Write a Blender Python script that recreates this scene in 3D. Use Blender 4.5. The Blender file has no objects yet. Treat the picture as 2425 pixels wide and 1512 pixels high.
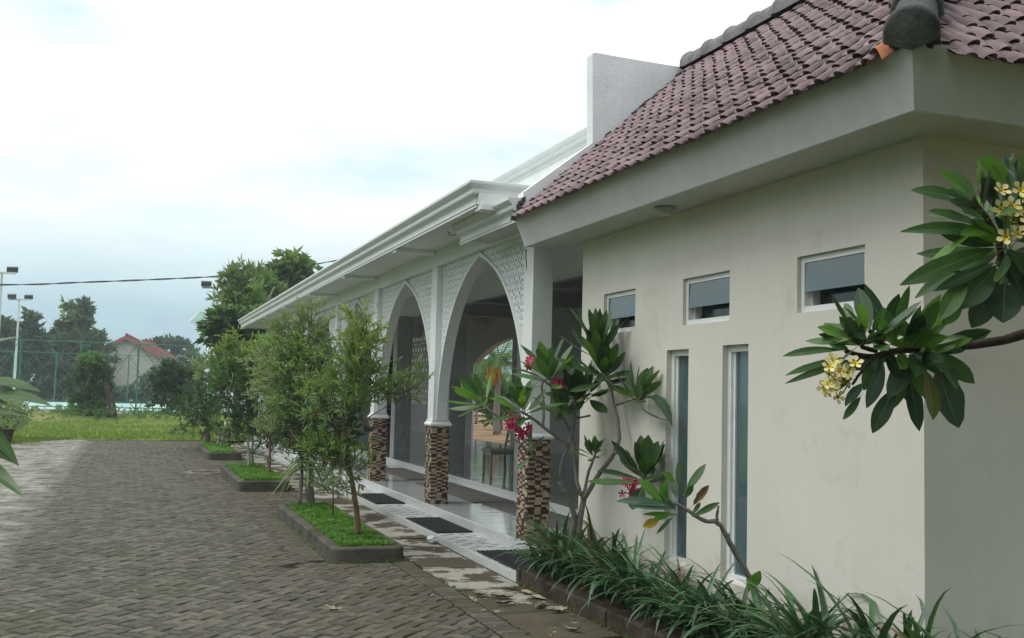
import bpy, bmesh, math, random
from mathutils import Vector, Matrix, noise as mnoise
random.seed(7)
R = math.radians
sc = bpy.context.scene
col = sc.collection

# ------------------------------------------------------------------ camera
CAM_H = 1.75; YAW = R(20.0378); PITCH = R(4.19); ROLL = R(1.43)
FPX = 2470.0; IW, IH = 2425.0, 1512.0
_f = Vector((math.sin(YAW)*math.cos(PITCH), math.cos(YAW)*math.cos(PITCH), math.sin(PITCH)))
_r0 = Vector((math.cos(YAW), -math.sin(YAW), 0)); _u0 = _r0.cross(_f)
_u = _u0*math.cos(ROLL) - _r0*math.sin(ROLL); _r = _r0*math.cos(ROLL) + _u0*math.sin(ROLL)
cd = bpy.data.cameras.new('camera'); cam = bpy.data.objects.new('camera', cd); col.objects.link(cam)
cd.sensor_width = 36.0; cd.sensor_fit = 'HORIZONTAL'; cd.lens = 36.0*FPX/IW
cd.clip_start = 0.05; cd.clip_end = 3000
cam.matrix_world = Matrix(((_r.x, _u.x, -_f.x, 0), (_r.y, _u.y, -_f.y, 0), (_r.z, _u.z, -_f.z, CAM_H), (0, 0, 0, 1)))
sc.camera = cam
EYE = Vector((0, 0, CAM_H))
def ray(x, y): return _f + _r*((x-IW/2)/FPX) - _u*((y-IH/2)/FPX)
def atD(x, y, d): return EYE + ray(x, y)*d            # point at depth d along the view
def atX(x, y, X): v = ray(x, y); return EYE + v*(X/v.x)
def atY(x, y, Y): v = ray(x, y); return EYE + v*(Y/v.y)
def atZ(x, y, Z): v = ray(x, y); return EYE + v*((Z-CAM_H)/v.z)

# ------------------------------------------------------------------ sky, sun, exposure
world = bpy.data.worlds.new('World'); sc.world = world; world.use_nodes = True
SUN_AZ = Vector((-0.86, 0.28, 0)).normalized(); SUN_EL = R(57)
def build_world():
    nt = world.node_tree; N = nt.nodes; L = nt.links; N.clear()
    out = N.new('ShaderNodeOutputWorld'); bg = N.new('ShaderNodeBackground')
    tc = N.new('ShaderNodeTexCoord'); sep = N.new('ShaderNodeSeparateXYZ')
    L.new(tc.outputs['Generated'], sep.inputs[0])
    sky = N.new('ShaderNodeTexSky'); sky.sky_type = 'NISHITA'; sky.sun_disc = False
    sky.sun_elevation = SUN_EL; sky.sun_rotation = math.atan2(SUN_AZ.x, SUN_AZ.y)
    skym = N.new('ShaderNodeMixRGB'); skym.blend_type = 'MULTIPLY'; skym.inputs[0].default_value = 1
    skym.inputs[2].default_value = (.15, .195, .20, 1); L.new(sky.outputs[0], skym.inputs[1])
    # overcast layer: brighter overhead, blue-grey towards the horizon, broken by soft cloud noise
    mp = N.new('ShaderNodeMapping'); mp.inputs['Scale'].default_value = (1.0, 1.0, 4.0)
    L.new(tc.outputs['Generated'], mp.inputs[0])
    n1 = N.new('ShaderNodeTexNoise'); n1.inputs['Scale'].default_value = 2.6; n1.inputs['Detail'].default_value = 7; n1.inputs['Roughness'].default_value = .55
    L.new(mp.outputs[0], n1.inputs['Vector'])
    m1 = N.new('ShaderNodeMath'); m1.operation = 'MULTIPLY_ADD'; m1.inputs[1].default_value = .15; m1.inputs[2].default_value = -.060
    L.new(n1.outputs['Fac'], m1.inputs[0])
    ad = N.new('ShaderNodeMath'); ad.operation = 'ADD'; L.new(sep.outputs['Z'], ad.inputs[0]); L.new(m1.outputs[0], ad.inputs[1])
    ramp = N.new('ShaderNodeValToRGB'); cr = ramp.color_ramp
    stops = [(0.0, (.38, .53, .63)), (.03, (.43, .60, .70)), (.075, (.55, .74, .82)), (.125, (.76, .92, .97)), (.175, (1.0, 1.08, 1.10)), (.34, (1.22, 1.28, 1.29)), (1.0, (1.48, 1.54, 1.55))]
    cr.elements[0].position = stops[0][0]; cr.elements[0].color = (*stops[0][1], 1)
    cr.elements[1].position = 1.0; cr.elements[1].color = (*stops[-1][1], 1)
    for p, c in stops[1:-1]:
        e = cr.elements.new(p); e.color = (*c, 1)
    L.new(ad.outputs[0], ramp.inputs[0])
    # thin gaps in the cloud
    mp2 = N.new('ShaderNodeMapping'); mp2.inputs['Scale'].default_value = (1.6, 1.6, 4.5); mp2.inputs['Location'].default_value = (6.515, 1.658, 2.002)
    L.new(tc.outputs['Generated'], mp2.inputs[0])
    n2 = N.new('ShaderNodeTexNoise'); n2.inputs['Scale'].default_value = 1.9; n2.inputs['Detail'].default_value = 6
    L.new(mp2.outputs[0], n2.inputs['Vector'])
    r2 = N.new('ShaderNodeValToRGB'); r2.color_ramp.elements[0].position = .54; r2.color_ramp.elements[1].position = .71
    r2.color_ramp.elements[1].color = (.52, .52, .52, 1); L.new(n2.outputs['Fac'], r2.inputs[0])
    mix = N.new('ShaderNodeMixRGB'); L.new(r2.outputs[0], mix.inputs[0]); L.new(ramp.outputs[0], mix.inputs[1]); L.new(skym.outputs[0], mix.inputs[2])
    bg.inputs['Strength'].default_value = 1.0
    L.new(mix.outputs[0], bg.inputs['Color']); L.new(bg.outputs[0], out.inputs[0])
build_world()
sd = bpy.data.lights.new('sun', 'SUN'); sd.energy = 1.5; sd.angle = R(28); sd.color = (1.0, .97, .92)
sun = bpy.data.objects.new('sun', sd); col.objects.link(sun)
_sv = Vector((SUN_AZ.x*math.cos(SUN_EL), SUN_AZ.y*math.cos(SUN_EL), math.sin(SUN_EL)))
sun.rotation_euler = _sv.to_track_quat('Z', 'Y').to_euler(); sun.location = _sv*40
vs = sc.view_settings; vs.view_transform = 'Standard'; vs.look = 'None'; vs.exposure = 0.0; vs.gamma = 1.0; vs.use_curve_mapping = False
sc.render.engine = 'CYCLES'
try:
    sc.cycles.use_denoising = True; sc.cycles.denoiser = 'OPENIMAGEDENOISE'
except Exception: pass
sc.cycles.max_bounces = 6; sc.cycles.diffuse_bounces = 4; sc.cycles.glossy_bounces = 3; sc.cycles.transparent_max_bounces = 8
sc.cycles.caustics_reflective = False; sc.cycles.caustics_refractive = False
sc.cycles.sample_clamp_indirect = 6.0

# ------------------------------------------------------------------ materials
def mat(name, c1, c2=None, scale=8.0, rough=.7, bump=0.0, bscale=None, c3=None, c3scale=None, c3lo=.55, c3hi=.72, spec=.4, rnd=0.0, attr=None, stretch=None, metal=0.0, trans=0.0, sub=0.0):
    m = bpy.data.materials.new(name); m.use_nodes = True
    nt = m.node_tree; N = nt.nodes; L = nt.links
    b = N['Principled BSDF']; b.inputs['Roughness'].default_value = rough
    b.inputs['Specular IOR Level'].default_value = spec; b.inputs['Metallic'].default_value = metal
    if trans: b.inputs['Transmission Weight'].default_value = trans
    tc = N.new('ShaderNodeTexCoord'); geo = N.new('ShaderNodeNewGeometry')
    vec = geo.outputs['Position']
    if stretch:
        mp = N.new('ShaderNodeMapping'); mp.inputs['Scale'].default_value = stretch
        L.new(vec, mp.inputs[0]); vec = mp.outputs[0]
    c2 = c2 or c1
    n = N.new('ShaderNodeTexNoise'); n.inputs['Scale'].default_value = scale; n.inputs['Detail'].default_value = 5
    n.inputs['Roughness'].default_value = .6; L.new(vec, n.inputs['Vector'])
    rp = N.new('ShaderNodeValToRGB'); rp.color_ramp.elements[0].position = .32; rp.color_ramp.elements[1].position = .68
    rp.color_ramp.elements[0].color = (*c1, 1); rp.color_ramp.elements[1].color = (*c2, 1)
    L.new(n.outputs['Fac'], rp.inputs[0]); cur = rp.outputs[0]
    if c3:
        n3 = N.new('ShaderNodeTexNoise'); n3.inputs['Scale'].default_value = c3scale or scale*.3; n3.inputs['Detail'].default_value = 6
        n3.inputs['Roughness'].default_value = .65; L.new(vec, n3.inputs['Vector'])
        r3 = N.new('ShaderNodeValToRGB'); r3.color_ramp.elements[0].position = c3lo; r3.color_ramp.elements[1].position = c3hi
        L.new(n3.outputs['Fac'], r3.inputs[0])
        mx = N.new('ShaderNodeMixRGB'); mx.inputs[2].default_value = (*c3, 1)
        L.new(r3.outputs[0], mx.inputs[0]); L.new(cur, mx.inputs[1]); cur = mx.outputs[0]
    if rnd:
        if attr:
            at = N.new('ShaderNodeAttribute'); at.attribute_name = attr; rv = at.outputs['Fac']
        else:
            oi = N.new('ShaderNodeObjectInfo'); rv = oi.outputs['Random']
        mr = N.new('ShaderNodeMapRange'); mr.inputs[3].default_value = 1-rnd; mr.inputs[4].default_value = 1+rnd
        L.new(rv, mr.inputs[0])
        hs = N.new('ShaderNodeHueSaturation'); L.new(mr.outputs[0], hs.inputs['Value']); L.new(cur, hs.inputs['Color']); cur = hs.outputs[0]
    L.new(cur, b.inputs['Base Color'])
    if bump:
        bn = N.new('ShaderNodeTexNoise'); bn.inputs['Scale'].default_value = bscale or scale*6; bn.inputs['Detail'].default_value = 4
        L.new(vec, bn.inputs['Vector'])
        bp = N.new('ShaderNodeBump'); bp.inputs['Strength'].default_value = bump; bp.inputs['Distance'].default_value = .02
        L.new(bn.outputs['Fac'], bp.inputs['Height']); L.new(bp.outputs[0], b.inputs['Normal'])
    return m
def leafmat(name, c1, c2, rough=.5, scale=3.0, trans=.25, back=None, spec=.35):
    m = mat(name, c1, c2, scale=scale, rough=rough, spec=spec, rnd=.22)
    nt = m.node_tree; N = nt.nodes; L = nt.links; b = N['Principled BSDF']; out = N['Material Output']
    tl = N.new('ShaderNodeBsdfTranslucent'); tl.inputs['Color'].default_value = (c2[0]*1.3, c2[1]*1.4, c2[2]*.8, 1)
    ms = N.new('ShaderNodeMixShader'); ms.inputs[0].default_value = trans
    L.new(b.outputs[0], ms.inputs[1]); L.new(tl.outputs[0], ms.inputs[2]); L.new(ms.outputs[0], out.inputs[0])
    return m
def nodes_of(m): return m.node_tree.nodes, m.node_tree.links, m.node_tree.nodes['Principled BSDF']

# ------------------------------------------------------------------ mesh helpers
class MB:
    def __init__(s): s.v = []; s.f = []; s.a = []; s.val = 0.5
    def vert(s, p): s.v.append((p[0], p[1], p[2])); return len(s.v)-1
    def face(s, ids): s.f.append(tuple(ids)); s.a.append(s.val)
    def quad(s, a, b, c, d):
        i = len(s.v); s.v += [tuple(a), tuple(b), tuple(c), tuple(d)]; s.face((i, i+1, i+2, i+3))
    def poly(s, pts):
        i = len(s.v); s.v += [tuple(p) for p in pts]; s.face(range(i, i+len(pts)))
    def box(s, x0, x1, y0, y1, z0, z1):
        i = len(s.v)
        s.v += [(x0,y0,z0),(x1,y0,z0),(x1,y1,z0),(x0,y1,z0),(x0,y0,z1),(x1,y0,z1),(x1,y1,z1),(x0,y1,z1)]
        for q in ((0,3,2,1),(4,5,6,7),(0,1,5,4),(1,2,6,5),(2,3,7,6),(3,0,4,7)): s.face([i+k for k in q])
    def obox(s, c, ax, ay, az):     # oriented box from half vectors
        c = Vector(c); i = len(s.v)
        for k in (-1, 1):
            for (p, q) in ((-1,-1),(1,-1),(1,1),(-1,1)): s.v.append(tuple(c+ax*p+ay*q+az*k))
        for q in ((0,3,2,1),(4,5,6,7),(0,1,5,4),(1,2,6,5),(2,3,7,6),(3,0,4,7)): s.face([i+k for k in q])
    def bbox(s, x0, x1, y0, y1, z0, z1, b):   # box with chamfered top edges
        i = len(s.v)
        s.v += [(x0,y0,z0),(x1,y0,z0),(x1,y1,z0),(x0,y1,z0),(x0,y0,z1-b),(x1,y0,z1-b),(x1,y1,z1-b),(x0,y1,z1-b),(x0+b,y0+b,z1),(x1-b,y0+b,z1),(x1-b,y1-b,z1),(x0+b,y1-b,z1)]
        for q in ((0,3,2,1),(0,1,5,4),(1,2,6,5),(2,3,7,6),(3,0,4,7),(4,5,9,8),(5,6,10,9),(6,7,11,10),(7,4,8,11),(8,9,10,11)): s.face([i+k for k in q])
    def tube(s, pts, rad, n=7, cap=True):
        pts = [Vector(p) for p in pts]
        if not hasattr(rad, '__len__'): rad = [rad]*len(pts)
        rings = []; up = Vector((0.13, 0.21, 1)).normalized()
        for k, p in enumerate(pts):
            t = (pts[min(k+1, len(pts)-1)]-pts[max(k-1, 0)])
            if t.length < 1e-9: t = Vector((0, 0, 1))
            t.normalize(); a = t.cross(up)
            if a.length < .05: a = t.cross(Vector((1, 0, 0)))
            a.normalize(); b = t.cross(a)
            rings.append([s.vert(p+a*(rad[k]*math.cos(2*math.pi*q/n))+b*(rad[k]*math.sin(2*math.pi*q/n))) for q in range(n)])
        for k in range(len(rings)-1):
            for q in range(n): s.face((rings[k][q], rings[k][(q+1)%n], rings[k+1][(q+1)%n], rings[k+1][q]))
        if cap: s.face(rings[0][::-1]); s.face(rings[-1])
    def lathe(s, c, prof, n=16, axis=Vector((0,0,1))):
        c = Vector(c); az = axis.normalized(); ax = az.orthogonal().normalized(); ay = az.cross(ax); rings = []
        for (r, h) in prof: rings.append([s.vert(c+az*h+ax*(r*math.cos(2*math.pi*q/n))+ay*(r*math.sin(2*math.pi*q/n))) for q in range(n)])
        for k in range(len(rings)-1):
            for q in range(n): s.face((rings[k][q], rings[k][(q+1)%n], rings[k+1][(q+1)%n], rings[k+1][q]))
    def prism(s, prof, p0, p1):   # profile as list of world-offset Vectors added to p0 and p1, closed
        p0 = Vector(p0); p1 = Vector(p1); n = len(prof)
        a = [s.vert(p0+q) for q in prof]; b = [s.vert(p1+q) for q in prof]
        for k in range(n): s.face((a[k], a[(k+1)%n], b[(k+1)%n], b[k]))
        s.face(a[::-1]); s.face(b)
    def mesh(s, name, smooth=False, attr=False):
        me = bpy.data.meshes.new(name); me.from_pydata(s.v, [], s.f)
        if smooth: me.polygons.foreach_set('use_smooth', [True]*len(me.polygons))
        if attr:
            at = me.attributes.new('rnd', 'FLOAT', 'FACE'); at.data.foreach_set('value', s.a)
        me.update(); return me
    def build(s, name, m, parent=None, smooth=False, attr=False, loc=None):
        me = s.mesh(name, smooth, attr); me.materials.append(m)
        return link(name, me, parent, loc)
def link(name, me, parent=None, loc=None, rot=None):
    o = bpy.data.objects.new(name, me); col.objects.link(o)
    if parent is not None:
        o.parent = parent; o.matrix_parent_inverse = Matrix.Translation(-(parent_world(parent)))
    if loc is not None: o.location = loc
    if rot is not None: o.rotation_euler = rot
    return o
def parent_world(p):      # every parent here is an unrotated object, so its world place is a sum of offsets
    return Vector(p['_w']) if '_w' in p else Vector((0, 0, 0))
def thing(name, label, cat, loc=(0,0,0), group=None):
    o = bpy.data.objects.new(name, None); col.objects.link(o); o.location = loc; o['_w'] = tuple(loc); o.empty_display_size = .2
    o['label'] = label; o['category'] = cat
    if group: o['group'] = group
    return o
def part_empty(name, parent, loc=(0,0,0)):
    o = bpy.data.objects.new(name, None); col.objects.link(o); o.parent = parent
    o.matrix_parent_inverse = Matrix.Translation(-parent_world(parent)); o.location = loc; o['_w'] = tuple(loc); o.empty_display_size = .1
    return o
def tag(o, label=None, cat=None, group=None, kind=None):
    if label: o['label'] = label
    if cat: o['category'] = cat
    if group: o['group'] = group
    if kind: o['kind'] = kind
    return o
def rnd(a, b): return random.uniform(a, b)
# ------------------------------------------------------------------ palette
M = {}
M['cream'] = mat('cream_wall_paint', (.69,.66,.585), (.74,.712,.64), scale=1.3, rough=.85, bump=.10, bscale=140, c3=(.56,.53,.46), c3scale=2.3, c3lo=.60, c3hi=.82, spec=.2)
M['white'] = mat('white_paint', (.74,.775,.77), (.82,.845,.835), scale=1.7, rough=.65, bump=.06, bscale=60, c3=(.70,.73,.72), c3scale=3.1, c3lo=.62, c3hi=.85, spec=.3)
M['cornice'] = mat('white_moulding_paint', (.66,.69,.685), (.71,.735,.73), scale=1.2, rough=.6, spec=.3)
M['white_frame'] = mat('white_frame_paint', (.74,.76,.75), (.82,.83,.82), scale=6, rough=.5, c3=(.5,.47,.42), c3scale=9, c3lo=.66, c3hi=.76)
M['render'] = mat('weathered_white_render', (.70,.725,.74), (.80,.825,.835), scale=2.2, rough=.9, bump=.3, bscale=30, c3=(.46,.47,.47), c3scale=3.4, c3lo=.60, c3hi=.80, spec=.15)
M['fascia'] = mat('pale_grey_fascia_paint', (.595,.61,.61), (.66,.675,.675), scale=1.5, rough=.6, bump=.05, bscale=50, spec=.3)
M['soffit'] = mat('soffit_board', (.54,.56,.53), (.60,.62,.59), scale=2, rough=.8, spec=.2)
M['tile'] = mat('clay_roof_tile', (.178,.122,.130), (.27,.198,.205), scale=9, rough=.75, bump=.25, bscale=60, c3=(.115,.10,.10), c3scale=5, c3lo=.52, c3hi=.72, rnd=.30, spec=.3)
M['tile_orange'] = mat('fresh_clay_tile', (.42,.155,.07), (.5,.2,.1), scale=20, rough=.8)
M['ridge'] = mat('cement_ridge', (.15,.138,.148), (.235,.218,.23), scale=7, rough=.9, bump=.3, bscale=40, c3=(.10,.105,.10), c3scale=3, spec=.15)
M['hipcap'] = mat('mossy_cement', (.07,.076,.072), (.125,.132,.125), scale=9, rough=.95, bump=.4, bscale=40, c3=(.05,.055,.05), c3scale=5, spec=.1)
M['gutter'] = mat('dark_mortar', (.045,.045,.05), (.11,.11,.115), scale=22, rough=.95, bump=.5, bscale=50)
M['concrete'] = mat('aged_concrete', (.20,.19,.165), (.30,.285,.25), scale=5, rough=.95, bump=.3, bscale=50, c3=(.085,.082,.06), c3scale=2.2, c3lo=.45, c3hi=.62, spec=.15)
M['kerb'] = mat('mossy_kerb', (.085,.081,.064), (.15,.143,.118), scale=6, rough=.95, bump=.4, bscale=45, c3=(.05,.055,.035), c3scale=3, c3lo=.45, c3hi=.66, spec=.15)
M['kerb2'] = mat('muddy_kerb', (.055,.045,.034), (.105,.085,.062), scale=7, rough=.95, bump=.45, bscale=40, c3=(.035,.032,.022), c3scale=3, c3lo=.45, c3hi=.66, spec=.1)
M['soil'] = mat('garden_soil', (.05,.036,.024), (.10,.07,.045), scale=22, rough=1, bump=.6, bscale=60, spec=.05)
M['slabtop'] = mat('worn_screed', (.30,.288,.25), (.39,.375,.33), scale=3, rough=.95, bump=.25, bscale=50, c3=(.085,.072,.05), c3scale=1.75, c3lo=.455, c3hi=.505, spec=.15)
M['slabmoss'] = mat('mossy_screed', (.075,.064,.044), (.115,.10,.07), scale=4, rough=.95, bump=.35, bscale=45, c3=(.36,.35,.30), c3scale=5.5, c3lo=.635, c3hi=.665, spec=.12)
M['porch_tile'] = mat('polished_grey_tile', (.40,.415,.41), (.44,.455,.45), scale=3, rough=.10, spec=.55)
M['riser_tile'] = mat('pale_riser_tile', (.52,.54,.53), (.58,.60,.59), scale=5, rough=.25, spec=.5)
M['hall_floor'] = mat('polished_hall_tile', (.22,.23,.23), (.26,.27,.27), scale=2, rough=.06, spec=.6)
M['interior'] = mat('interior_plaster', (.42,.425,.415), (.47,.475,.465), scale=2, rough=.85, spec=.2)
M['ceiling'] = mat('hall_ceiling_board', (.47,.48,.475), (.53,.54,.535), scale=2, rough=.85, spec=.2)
M['wainscot'] = mat('grey_stone_wainscot', (.27,.28,.28), (.35,.36,.36), scale=4, rough=.35, c3=(.22,.23,.23), c3scale=7, spec=.5)
M['black'] = mat('black_paint', (.018,.018,.02), (.03,.03,.033), scale=9, rough=.4)
M['rubber'] = mat('black_rubber', (.018,.019,.021), (.035,.036,.039), scale=40, rough=.75, spec=.3)
M['mat_grey'] = mat('grey_carpet_mat', (.105,.10,.095), (.155,.15,.14), scale=60, rough=1, bump=.4, bscale=300, spec=.05)
M['brick_light'] = mat('cream_split_stone', (.39,.315,.205), (.54,.455,.32), scale=45, rough=.9, bump=.6, bscale=140, rnd=.28)
M['brick_dark'] = mat('maroon_split_stone', (.068,.032,.031), (.115,.056,.052), scale=45, rough=.85, bump=.6, bscale=140, rnd=.3)
M['tanstone'] = mat('tan_sandstone', (.36,.25,.165), (.47,.34,.235), scale=5, rough=.9, bump=.25, bscale=35, rnd=.12)
M['tandark'] = mat('dark_brown_stone', (.085,.055,.04), (.12,.08,.06), scale=5, rough=.9)
M['bark'] = mat('grey_bark', (.19,.17,.145), (.30,.275,.245), scale=30, rough=.95, bump=.5, bscale=90, spec=.1)
M['bark_brown'] = mat('peeling_brown_bark', (.17,.10,.065), (.30,.19,.13), scale=26, rough=.95, bump=.6, bscale=80, stretch=(1,1,.3), spec=.1)
M['bark_dark'] = mat('dark_twig', (.055,.04,.035), (.10,.075,.06), scale=30, rough=.9, spec=.1)
M['bark_white'] = mat('whitewashed_bark', (.42,.42,.39), (.55,.55,.52), scale=20, rough=.95, spec=.1)
M['green_steel'] = mat('green_painted_steel', (.02,.135,.09), (.028,.165,.112), scale=4, rough=.5)
M['galv'] = mat('galvanised_pole', (.52,.55,.56), (.62,.65,.66), scale=6, rough=.45)
M['lampbody'] = mat('dark_lamp_housing', (.03,.035,.04), (.06,.065,.07), scale=6, rough=.5)
M['court'] = mat('court_paint', (.24,.46,.40), (.33,.55,.50), scale=.35, rough=.8, c3=(.50,.56,.53), c3scale=.25, c3lo=.5, c3hi=.6)
M['court_edge'] = mat('court_concrete', (.42,.42,.38), (.52,.52,.48), scale=2, rough=.95)
M['house_wall'] = mat('pale_house_wall', (.60,.60,.53), (.67,.67,.60), scale=.6, rough=.9)
M['red_tile'] = mat('red_roof', (.21,.055,.048), (.285,.085,.072), scale=3, rough=.75, c3=(.20,.06,.05), c3scale=1.1, rnd=.06)
M['red_trim'] = mat('brick_red_bargeboard', (.33,.12,.09), (.40,.16,.12), scale=3, rough=.8)
M['car_paint'] = mat('silver_car_paint', (.62,.64,.66), (.68,.70,.72), scale=2, rough=.25, metal=.3, spec=.6)
M['car_glass'] = mat('car_window_glass', (.02,.025,.03), (.03,.035,.04), scale=2, rough=.05, spec=.8)
M['chrome'] = mat('chrome_trim', (.7,.7,.7), (.8,.8,.8), scale=2, rough=.15, metal=1)
M['headlight'] = mat('clear_headlight', (.75,.78,.8), (.85,.87,.9), scale=2, rough=.1, spec=.8)
M['chairwood'] = mat('grey_green_wood', (.30,.315,.24), (.37,.385,.30), scale=12, rough=.6)
M['dirt'] = mat('brown_dirt', (.20,.125,.07), (.28,.19,.115), scale=.35, rough=1, bump=.6, bscale=6, c3=(.42,.33,.22), c3scale=.16, c3lo=.5, c3hi=.7, spec=.05)
M['glass'] = mat('blue_grey_glass', (.07,.115,.125), (.10,.15,.16), scale=1.5, rough=.05, spec=.75)
M['glass_dark'] = mat('dim_blue_glass', (.022,.036,.042), (.035,.052,.06), scale=1.5, rough=.12, spec=.6)
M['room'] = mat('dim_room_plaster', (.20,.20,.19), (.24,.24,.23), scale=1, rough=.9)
M['lamp_white'] = mat('aged_lamp_glass', (.42,.45,.41), (.5,.52,.48), scale=9, rough=.35)
M['lamp_ring'] = mat('grey_lamp_ring', (.20,.23,.22), (.26,.29,.28), scale=9, rough=.45)
M['cable'] = mat('black_cable', (.012,.014,.014), (.02,.022,.022), scale=9, rough=.7)
M['paper'] = mat('crumpled_paper', (.70,.72,.80), (.80,.82,.86), scale=30, rough=.9)
M['deadleaf'] = mat('dry_leaf', (.24,.22,.13), (.36,.34,.22), scale=25, rough=.9, rnd=.25)
M['deadbrown'] = mat('brown_curled_leaf', (.13,.075,.035), (.25,.16,.07), scale=40, rough=.8)
M['yellowleaf'] = mat('yellow_leaf', (.5,.33,.03), (.62,.45,.06), scale=30, rough=.6)
# leaves
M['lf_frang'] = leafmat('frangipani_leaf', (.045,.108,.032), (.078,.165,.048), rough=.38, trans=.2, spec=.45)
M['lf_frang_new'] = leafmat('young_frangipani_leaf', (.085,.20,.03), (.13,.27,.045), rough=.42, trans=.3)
M['lf_frang_dark'] = leafmat('dark_frangipani_leaf', (.026,.062,.028), (.044,.09,.040), rough=.35, trans=.12, spec=.45)  # darkest of the frangipani leaf greens
M['lf_frang_pale'] = leafmat('bluish_frangipani_leaf', (.065,.125,.085), (.095,.165,.115), rough=.4, trans=.15, spec=.5)
M['lf_lily'] = leafmat('lily_blade', (.028,.075,.034), (.058,.13,.058), rough=.4, scale=5, trans=.15, spec=.45)
M['lf_lily2'] = leafmat('lily_blade_pale', (.062,.15,.06), (.105,.21,.09), rough=.4, scale=5, trans=.15, spec=.5)
M['lf_lily3'] = leafmat('lily_blade_browning', (.16,.085,.04), (.22,.15,.06), rough=.6, scale=5, trans=.15)
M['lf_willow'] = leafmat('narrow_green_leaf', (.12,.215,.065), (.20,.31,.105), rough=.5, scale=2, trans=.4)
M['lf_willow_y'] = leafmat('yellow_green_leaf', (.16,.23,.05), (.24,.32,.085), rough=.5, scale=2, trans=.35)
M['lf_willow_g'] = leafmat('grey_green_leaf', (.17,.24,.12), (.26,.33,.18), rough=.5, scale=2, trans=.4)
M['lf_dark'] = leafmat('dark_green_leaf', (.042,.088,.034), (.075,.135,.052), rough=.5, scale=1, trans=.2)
M['lf_mid'] = leafmat('mid_green_leaf', (.07,.15,.045), (.115,.215,.07), rough=.5, scale=1, trans=.3)
M['lf_bright'] = leafmat('bright_groundcover', (.075,.20,.02), (.135,.29,.035), rough=.55, scale=4, trans=.3)
M['lf_sword'] = leafmat('sword_leaf', (.06,.14,.04), (.12,.22,.07), rough=.45, scale=3, trans=.2)
M['lf_sword_y'] = leafmat('yellowing_sword_leaf', (.22,.27,.08), (.32,.36,.13), rough=.5, scale=3, trans=.2)
M['lf_palm'] = leafmat('palm_frond', (.07,.15,.035), (.12,.22,.06), rough=.5, scale=1, trans=.3)
M['lf_palm_dry'] = mat('orange_palm_fruit_skirt', (.52,.26,.03), (.66,.36,.05), scale=4, rough=.9)
M['lf_far'] = leafmat('far_tree_leaf', (.055,.105,.055), (.09,.15,.075), rough=.6, scale=.3, trans=.2)
M['lf_far_b'] = leafmat('far_tree_leaf_light', (.11,.18,.055), (.18,.26,.085), rough=.6, scale=.3, trans=.25)
M['lf_corner'] = leafmat('broad_bright_leaf', (.055,.135,.025), (.085,.185,.04), rough=.4, trans=.3)
M['petal_pink'] = mat('pink_petal', (.62,.028,.10), (.74,.07,.17), scale=20, rough=.6)
M['petal_white'] = mat('cream_petal', (.84,.72,.22), (.86,.80,.50), scale=20, rough=.6)
M['petal_yellow'] = mat('yellow_petal_throat', (.80,.55,.02), (.85,.62,.04), scale=20, rough=.6)
# grass blades
def grass_material(name, a, b, c):
    m = leafmat(name, a, b, rough=.7, scale=.9, trans=.3, spec=.15); return m
M['lawn_blade'] = grass_material('lawn_blade', (.095,.175,.03), (.17,.245,.05), None)
M['lawn'] = mat('lawn_ground', (.10,.165,.03), (.165,.215,.048), scale=1.2, rough=1, bump=.6, bscale=30, c3=(.23,.21,.09), c3scale=.35, c3lo=.5, c3hi=.68, spec=.05)
M['ground'] = mat('rough_ground', (.075,.11,.035), (.13,.15,.06), scale=.3, rough=1, bump=.4, bscale=5, c3=(.17,.14,.085), c3scale=.08, c3lo=.52, c3hi=.7, spec=.05)

M['midrib'] = mat('pale_leaf_midrib', (.16,.24,.09), (.20,.28,.12), scale=9, rough=.5)
# rain streaks and ground splash on the wall, drips on the fascia
def weather(m, dirt, streak, splash_z=None):
    N, L, b = nodes_of(m); cur = b.inputs['Base Color'].links[0].from_socket
    geo = N.new('ShaderNodeNewGeometry'); mp = N.new('ShaderNodeMapping'); mp.inputs['Scale'].default_value = (7, 7, .55); L.new(geo.outputs['Position'], mp.inputs[0])
    n = N.new('ShaderNodeTexNoise'); n.inputs['Scale'].default_value = 1.7; n.inputs['Detail'].default_value = 6; n.inputs['Roughness'].default_value = .62; L.new(mp.outputs[0], n.inputs['Vector'])
    r = N.new('ShaderNodeMapRange'); r.inputs[1].default_value = .52; r.inputs[2].default_value = .80; r.inputs[4].default_value = streak; L.new(n.outputs['Fac'], r.inputs[0])
    mx = N.new('ShaderNodeMixRGB'); mx.inputs[2].default_value = (*dirt, 1); L.new(r.outputs[0], mx.inputs[0]); L.new(cur, mx.inputs[1]); cur = mx.outputs[0]
    if splash_z:
        sp = N.new('ShaderNodeSeparateXYZ'); L.new(geo.outputs['Position'], sp.inputs[0])
        n2 = N.new('ShaderNodeTexNoise'); n2.inputs['Scale'].default_value = 5; n2.inputs['Detail'].default_value = 7; L.new(geo.outputs['Position'], n2.inputs['Vector'])
        a = N.new('ShaderNodeMath'); a.operation = 'MULTIPLY_ADD'; a.inputs[1].default_value = -.9; L.new(n2.outputs['Fac'], a.inputs[0]); L.new(sp.outputs['Z'], a.inputs[2])
        r2 = N.new('ShaderNodeMapRange'); r2.inputs[1].default_value = splash_z-.45; r2.inputs[2].default_value = -.45; r2.inputs[4].default_value = .55; L.new(a.outputs[0], r2.inputs[0])
        mx = N.new('ShaderNodeMixRGB'); mx.inputs[2].default_value = (dirt[0]*.8, dirt[1]*.76, dirt[2]*.66, 1); L.new(r2.outputs[0], mx.inputs[0]); L.new(cur, mx.inputs[1]); cur = mx.outputs[0]
    L.new(cur, b.inputs['Base Color'])
weather(M['cream'], (.48,.46,.40), .17, .55)
weather(M['fascia'], (.40,.44,.42), .25)
weather(M['render'], (.50,.52,.52), .25)
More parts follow.
